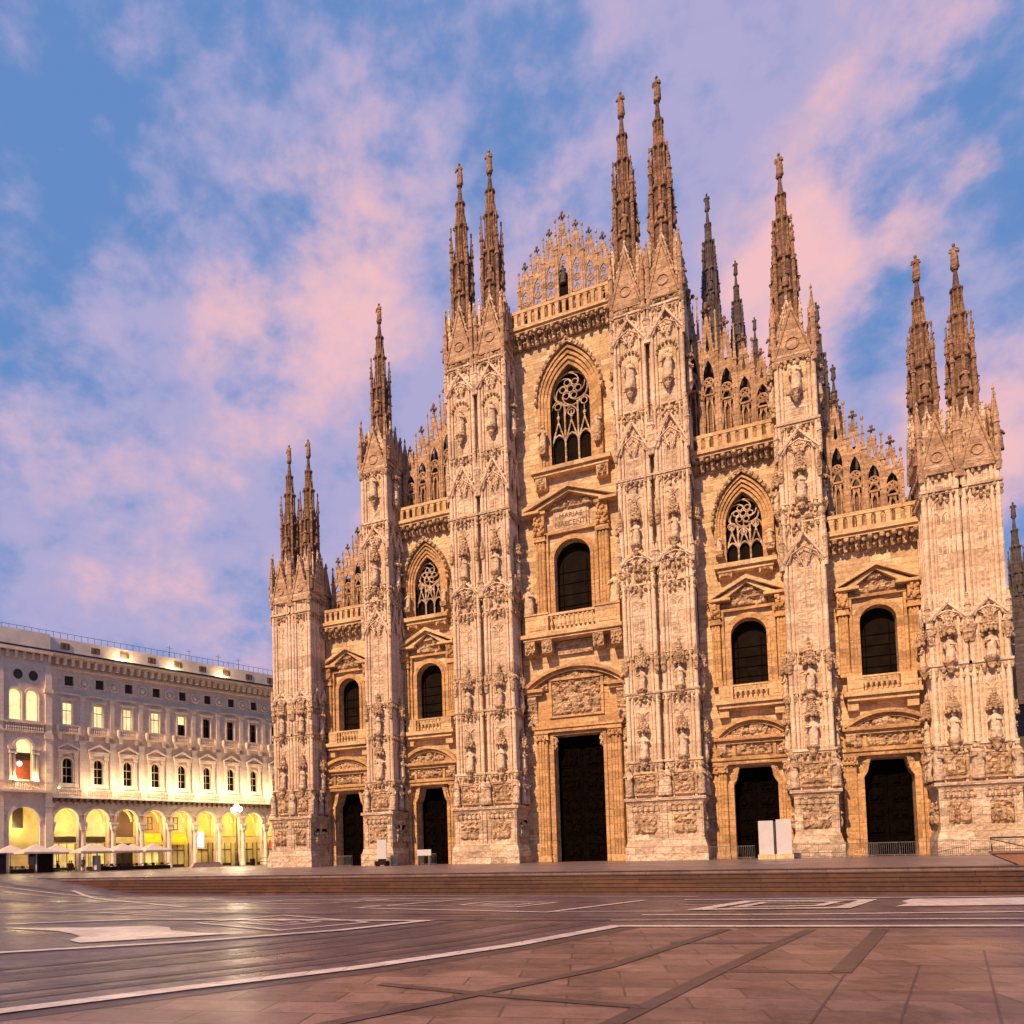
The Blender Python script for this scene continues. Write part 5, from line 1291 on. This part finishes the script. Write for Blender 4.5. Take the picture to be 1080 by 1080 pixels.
a = MB(); a.box(-1.25,1.25,-1,1,0,2.35); a.build('body', 'darkbox', kk); a = MB(); a.box(-1.35,1.35,-1.1,1.1,2.35,2.47); a.build('roof', 'iron', kk); a = MB(); a.box(-1.0,1.0,-1.06,-1.0,1.0,2.0); a.build('shutter', 'shopdark', kk)
for q in (-1.38, 1.38):
    a = MB(); a.cyl(q, -1.0, 0, 2.45, .08, .08, 8); a.build('post', 'canvas', kk)
k2 = empty('newsstand', 'dark purple newsstand cut by the left edge of the view', 'newsstand', pal_pt(-12.9, 13.5), -TH)
a = MB(); a.box(-1.1,.45,-.9,.9,.1,2.3); a.build('body', plain('purple_paint', (.03,.012,.016), .7, .1), k2); a = MB(); a.box(-1.2,.55,-1.0,1.0,2.3,2.45); a.build('roof', 'iron', k2); a = MB(); a.box(-1.0,.35,-.93,-.9,1.0,1.9); a.build('shutter', 'iron', k2); a = MB(); a.box(-1.1,.45,-.92,.92,0,.1); a.build('base', 'iron', k2)
bd_ = empty('menu_board', 'upright blank white board among the cafe tables', 'board', pal_pt(-1.5, 14.6), -TH)
a = MB(); a.box(-.65,.65,-.04,.04,.15,1.95); a.build('panel', 'white_panel', bd_); a = MB(); a.box(-.7,-.65,-.25,.25,0,1.98); a.box(.65,.7,-.25,.25,0,1.98); a.build('frame', 'steel', bd_)
# hedges, tables, chairs
def planter(s, d, w, label):
    p = empty('planter', label, 'planter', pal_pt(s, d), -TH+R(0), 'planters round the cafe terrace')
    p.rotation_euler = (0, 0, R(90)-TH)
    a = MB(); a.box(-w/2, w/2, -.25, .25, 0, .5); a.build('trough', 'darkbox', p)
    a = MB(); rn = random.Random(int(s*10))
    for q in range(int(w*60)):
        x, y, z = rn.uniform(-w/2,w/2), rn.uniform(-.25,.25), rn.uniform(.5,.85); r = .08
        n = Vector((rn.uniform(-1,1),rn.uniform(-1,1),rn.uniform(-.2,1))).normalized(); t = n.orthogonal().normalized()*r; b = n.cross(t)
        c = Vector((x,y,z)); a.add([c-t, c-b*.6, c+t, c+b*.6], [(0,1,2,3)])
    a.build('hedge', 'leaf', p)
for s, d, w, lab in ((-10.4,14.3,2.6,'low dark planter left of the dark kiosk'), (.4,14.4,2.4,'low hedge planter just right of the white board'), (2.9,14.4,2.4,'low hedge planter before the dark third arch'), (5.3,14.4,2.0,'low hedge planter second from the right end of the terrace'), (7.6,14.4,2.0,'low hedge planter at the right end of the terrace')):
    planter(s, d, w, lab)
tb = empty('cafe_table', 'small round cafe table beside the dark kiosk', 'table', pal_pt(-5.1, 13.0), 0, 'cafe tables under the parasols')
a = MB(); a.cyl(0,0,.72,.75,.38,.38,16); a.build('tabletop', 'white_panel', tb); a = MB(); a.cyl(0,0,.04,.72,.03,.03,6); a.build('stem', 'iron', tb); a = MB(); a.cyl(0,0,0,.04,.25,.22,12); a.build('base', 'iron', tb)
ch = empty('cafe_chair', 'dark cafe chair beside the dark kiosk', 'chair', pal_pt(-5.9, 13.3), 0, 'cafe chairs under the parasols')
a = MB(); a.box(-.22,.22,-.22,.22,.43,.47); a.build('seat', 'shopdark', ch); a = MB(); a.box(-.21,.21,.19,.22,.55,.88); a.build('backrest', 'shopdark', ch)
for x, y in ((-.2,-.2),(.2,-.2),(-.2,.2),(.2,.2)):
    a = MB(); a.cyl(x, y, 0, .43 if y < 0 else .55, .017, .017, 5); a.build('leg', 'iron', ch)
TBS = [(-10.4,12.2,'left of the dark kiosk'),(-3.2,12.4,'left of the white board'),(.5,12.6,'behind the hedge right of the white board'),(2.9,12.4,'before the dark third arch'),(5.3,12.4,'under the parasol right of the dark arch'),(7.6,12.6,'at the right end of the terrace')]
for i, (s, d, w) in enumerate(TBS):
    c = copy_tree(tb); c.location = pal_pt(s, d); c['label'] = 'small round cafe table '+w
k = 0
for s, d, w in [(-5.1,13.0,'beside the dark kiosk')]+TBS:
    for ds, dd, rz, ww in ((.75,.1,1.2,'right hand'),(-.7,.2,-1.3,'left hand')):
        if s == -5.1 and ds < 0: continue
        c = copy_tree(ch); c.location = pal_pt(s+ds, d+dd); c.rotation_euler = (0,0,rz-TH); c['label'] = 'dark cafe chair, '+ww+' of the table '+w
ch['label'] = 'dark cafe chair, left hand one at the table beside the dark kiosk'
# people (skinned bodies)
def person(name, loc, rz, label, joints, edges, radii, cloth, hair=True, headz=None):
    root = empty(name, label, 'person', loc, rz, 'people at the cafe')
    me = bpy.data.meshes.new('body'); me.from_pydata(joints, edges, []); 
    o = bpy.data.objects.new('body', me); COL.objects.link(o)
    m1 = o.modifiers.new('skin', 'SKIN'); 
    for i, r in enumerate(radii): me.skin_vertices[0].data[i].radius = (r, r)
    me.skin_vertices[0].data[0].use_root = True
    m2 = o.modifiers.new('sub', 'SUBSURF'); m2.levels = 1; m2.render_levels = 1
    bpy.context.view_layer.update()
    nm = bpy.data.meshes.new_from_object(o.evaluated_get(bpy.context.evaluated_depsgraph_get())); bpy.data.objects.remove(o)
    nm.materials.clear(); nm.materials.append(M[cloth]); nm.materials.append(M['skin'])
    hz = headz
    for p in nm.polygons:
        p.use_smooth = True
        if p.center.z > hz-.13: p.material_index = 1
    b = bpy.data.objects.new('body', nm); COL.objects.link(b); b.parent = root
    hx, hy = joints[4][0], joints[4][1]
    h = MB(); h.blob(hx, hy+.025, hz+.05, .10, .11, .11, 10); h.build('hair', 'hair', root, True)
    return root
def seated(loc, rz, label, cloth):
    J = [(0,0,.50),(0,.02,.75),(0,.02,1.0),(0,0,1.12),(0,-.02,1.24),(0,-.02,1.33),(.1,-.05,.5),(.12,-.42,.5),(.12,-.42,.08),(.12,-.52,.04),(-.1,-.05,.5),(-.12,-.42,.5),(-.12,-.40,.08),(-.12,-.50,.04),(.19,.02,1.0),(.24,-.05,.76),(.12,-.32,.76),(.1,-.42,.76),(-.19,.02,1.0),(-.24,-.05,.76),(-.12,-.32,.76),(-.1,-.42,.76)]
    Eg = [(0,1),(1,2),(2,3),(3,4),(4,5),(0,6),(6,7),(7,8),(8,9),(0,10),(10,11),(11,12),(12,13),(2,14),(14,15),(15,16),(16,17),(2,18),(18,19),(19,20),(20,21)]
    Rd = [.15,.14,.15,.055,.1,.07,.1,.07,.05,.045,.1,.07,.05,.045,.07,.05,.035,.035,.07,.05,.035,.035]
    return person('person', loc, rz, label, J, Eg, Rd, cloth, True, 1.27)
def standing(loc, rz, label, cloth):
    J = [(0,0,.95),(0,0,1.2),(0,0,1.42),(0,0,1.53),(0,-.02,1.63),(0,-.02,1.72),(.09,0,.9),(.1,-.03,.5),(.1,0,.08),(.1,-.13,.04),(-.09,0,.9),(-.11,.03,.5),(-.12,.08,.08),(-.12,-.04,.04),(.19,0,1.42),(.24,.02,1.15),(.25,-.06,.9),(.25,-.08,.8),(-.19,0,1.42),(-.24,.02,1.15),(-.25,-.06,.9),(-.25,-.08,.8)]
    Eg = [(0,1),(1,2),(2,3),(3,4),(4,5),(0,6),(6,7),(7,8),(8,9),(0,10),(10,11),(11,12),(12,13),(2,14),(14,15),(15,16),(16,17),(2,18),(18,19),(19,20),(20,21)]
    Rd = [.14,.13,.15,.055,.1,.07,.1,.07,.05,.045,.1,.07,.05,.045,.07,.05,.035,.035,.07,.05,.035,.035]
    return person('person', loc, rz, label, J, Eg, Rd, cloth, True, 1.66)
seated(pal_pt(-5.9,13.3), -TH, 'person in dark clothes seated beside the dark kiosk', 'cloth1')
seated(pal_pt(-4.35,13.1), 1.2-TH, 'person in red seated at the table right of the kiosk', 'cloth2')
seated(pal_pt(-3.9,12.6), -1.3-TH, 'person in dark clothes seated left of the white board', 'cloth1')
standing(pal_pt(-2.9,13.9), .4, 'person in dark clothes standing beside the white board', 'cloth1')
# low pink bench, bin, frame near the lamp
pb = empty('granite_bench', 'low rounded pink granite bench before the arcade', 'bench', pal_pt(16.4, 10.5), R(90)-TH)
a = MB(); a.taper(-2.6,2.6,-.5,.5,0,.62,.5,.1); a.build('block', 'granite', pb); a = MB(); a.box(-2.0,2.0,-.42,.42,.62,.70); a.build('seat', 'granite', pb)
lb = empty('litter_bin', 'dark litter bin at the foot of the street lamp', 'bin', pal_pt(25.2, 9.2))
a = MB(); a.lathe(0,0,[(.35,0),(.4,.1),(.42,.95),(.36,1.0)],10); a.build('body', 'darkbox', lb); a = MB(); a.lathe(0,0,[(.44,1.0),(.44,1.08),(.2,1.15)],10); a.build('lid', 'iron', lb)
rk = empty('bicycle_rack', 'dark square metal frame beside the litter bin', 'rack', pal_pt(27.6, 9.2), R(90)-TH)
a = MB(); a.tube([(-1.0,0,0),(-1.0,0,1.15),(1.0,0,1.15),(1.0,0,0)], .05, 6); a.build('hoop', 'iron', rk); a = MB(); a.tube([(-1.0,0,.55),(1.0,0,.55)], .04, 6); a.box(-1.1,-.9,-.2,.2,0,.03); a.box(.9,1.1,-.2,.2,0,.03); a.build('foot_rail', 'iron', rk)
rs = empty('post_sign', 'small red sign fixed on a post by the last arch', 'sign', pal_pt(32.4, 3.5), -TH)
a = MB(); a.cyl(0,0,0,4.2,.05,.05,6); a.build('post', 'steel', rs); a = MB(); a.box(-.35,.35,-.06,-.02,2.9,4.1); a.build('plate', plain('red_enamel', (.35,.03,.02), .4), rs)

# ------------------------------------------------------------------ things before the cathedral
ib = empty('twin_display_panel', 'pair of tall blank white display panels on one low base', 'display panel', (17.0, -7.6, 0), 0); ib.scale = (.74, .74, .74)
a = MB(); a.box(-1.55,-.12,-.15,.15,.55,4.1); a.build('panel', 'white_panel', ib); a = MB(); a.box(.15,1.6,-.15,.15,.55,4.2); a.build('panel', 'white_panel', ib); a = MB(); a.box(-1.68,-.02,-.55,.55,0,.55); a.box(.03,1.72,-.55,.55,0,.55); a.build('base', 'trim', ib)
a = MB(); a.box(-.12,.15,-.08,.08,.2,4.0); a.build('post', 'iron', ib)
ws = empty('white_notice_board', 'upright white notice board on a dark trolley base', 'notice board', (-18.5, -6.2, 0), 0); ws.scale = (.85, .85, .85)
a = MB(); a.box(-.62,.62,-.06,.06,.85,3.1); a.build('panel', 'white_panel', ws); a = MB(); a.box(-.75,.75,-.5,.5,.12,.6); a.box(-.5,.5,-.05,.05,.6,.85); a.build('base', 'darkbox', ws)
for x in (-.6,.6):
    a = MB(); a.box(x-.08,x+.08,-.45,.45,0,.12); a.build('foot', 'iron', ws)
wb = empty('small_white_sign', 'small low white sign on two legs before a dark door', 'sign', (-14.6, -4.6, 0), 0)
a = MB(); a.box(-.75,.75,-.04,.04,.95,1.55); a.build('plate', 'white_panel', wb)
for x in (-.6,.6):
    a = MB(); a.box(x-.04,x+.04,-.25,.25,0,.95); a.build('leg', 'steel', wb)
bar = empty('crowd_barrier', 'x', 'barrier', (0,0,0), 0, 'grey crowd barriers along the cathedral front')
a = MB(); L = 1.15; a.tube([(-L,0,.12),(-L,0,1.1),(L,0,1.1),(L,0,.12),(-L,0,.12)], .024, 5); a.build('frame', 'steel', bar)
a = MB()
for q in range(1, 16): a.cyl(-L+2*L*q/16, 0, .12, 1.1, .011, .011, 4)
a.build('bars', 'steel', bar)
for x in (-.8,.8):
    a = MB(); a.box(x-.02,x+.02,-.28,.28,0,.03); a.box(x-.02,x+.02,-.02,.02,.03,.13); a.build('foot', 'steel', bar)
BR = [(12.9,-2.6,.15,'right of the central right hand pier'),(14.2,-1.6,0,'left half of the inner right door, left of the white panels'),(18.9,-5.0,0,'left half of the single right hand pier foot'),(21.25,-5.0,0,'right half of the single right hand pier foot'),(23.2,-3.2,-.5,'between the single pier and the outer right door'),
      (24.7,-2.4,0,'left half of the outer right door'),(27.05,-2.5,0,'right half of the outer right door'),(28.9,-4.9,.3,'left corner of the outer right tower foot'),(31.2,-5.0,0,'middle of the outer right tower foot'),(33.55,-5.0,0,'right end of the outer right tower foot'),
      (-14.9,-3.6,0,'inner left door'),(-18.2,-4.9,-.5,'right corner of the single left hand pier'),(-24.6,-3.6,0,'outer left door')]
for i, (x, y, rz, w) in enumerate(BR):
    c = bar if i == 0 else copy_tree(bar)
    c.location = (x, y, 0); c.rotation_euler = (0,0,rz); c['label'] = 'grey crowd barrier, '+w
# ramp wall and handrail at the right edge
rw = empty('ramp_wall', 'low brown stone ramp wall at the right edge of the terrace', 'low wall', (25.6, -33.0, 0), 0)
a = MB(); a.poly([(.9,.004),(.12,.40),(0.02,.50),(14,.52),(14,.004)][::-1], -.3, .3); a.build('wall', 'bentop', rw)
a = MB(); a.poly([(-.05,.5),(.0,.6),(14,.62),(14,.525)][::-1], -.36, .36); a.build('coping', 'bentop', rw)
hr = empty('handrail', 'dark iron handrail on the low brown ramp wall', 'handrail', (25.6, -33.0, .6), 0)
a = MB(); a.tube([(.05,0,0),(.0,0,.58),(14,0,.6)], .035, 6); a.build('rail', 'iron', hr)
for x in (1.4, 4.5, 7.5):
    a = MB(); a.cyl(x, 0, .0, .585, .028, .028, 6); a.build('post', 'iron', hr)
a = MB(); a.tube([(.0,0,.53),(1.4,0,.1)], .022, 5); a.build('brace', 'iron', hr)
# ------------------------------------------------------------------ blocks far behind
def far_block(x, y, w, d, h, label):
    o = empty('far_building', label, 'building', (x, y, 0)); a = MB(); a.box(-w/2,w/2,-d/2,d/2,0,h); a.build('wall', 'attic', o)
    r = MB(); r.box(-w/2-.4,w/2+.4,-d/2-.4,d/2+.4,h,h+.6); r.build('roof', 'roofing', o)
    wi = MB()
    for i in range(int(w/4)):
        for j in range(int(h/4)): wi.box(-w/2+2+4*i-.6,-w/2+2+4*i+.6,-d/2-.05,-d/2,1.5+4*j,3.6+4*j)
    wi.build('windows', 'glass', o)
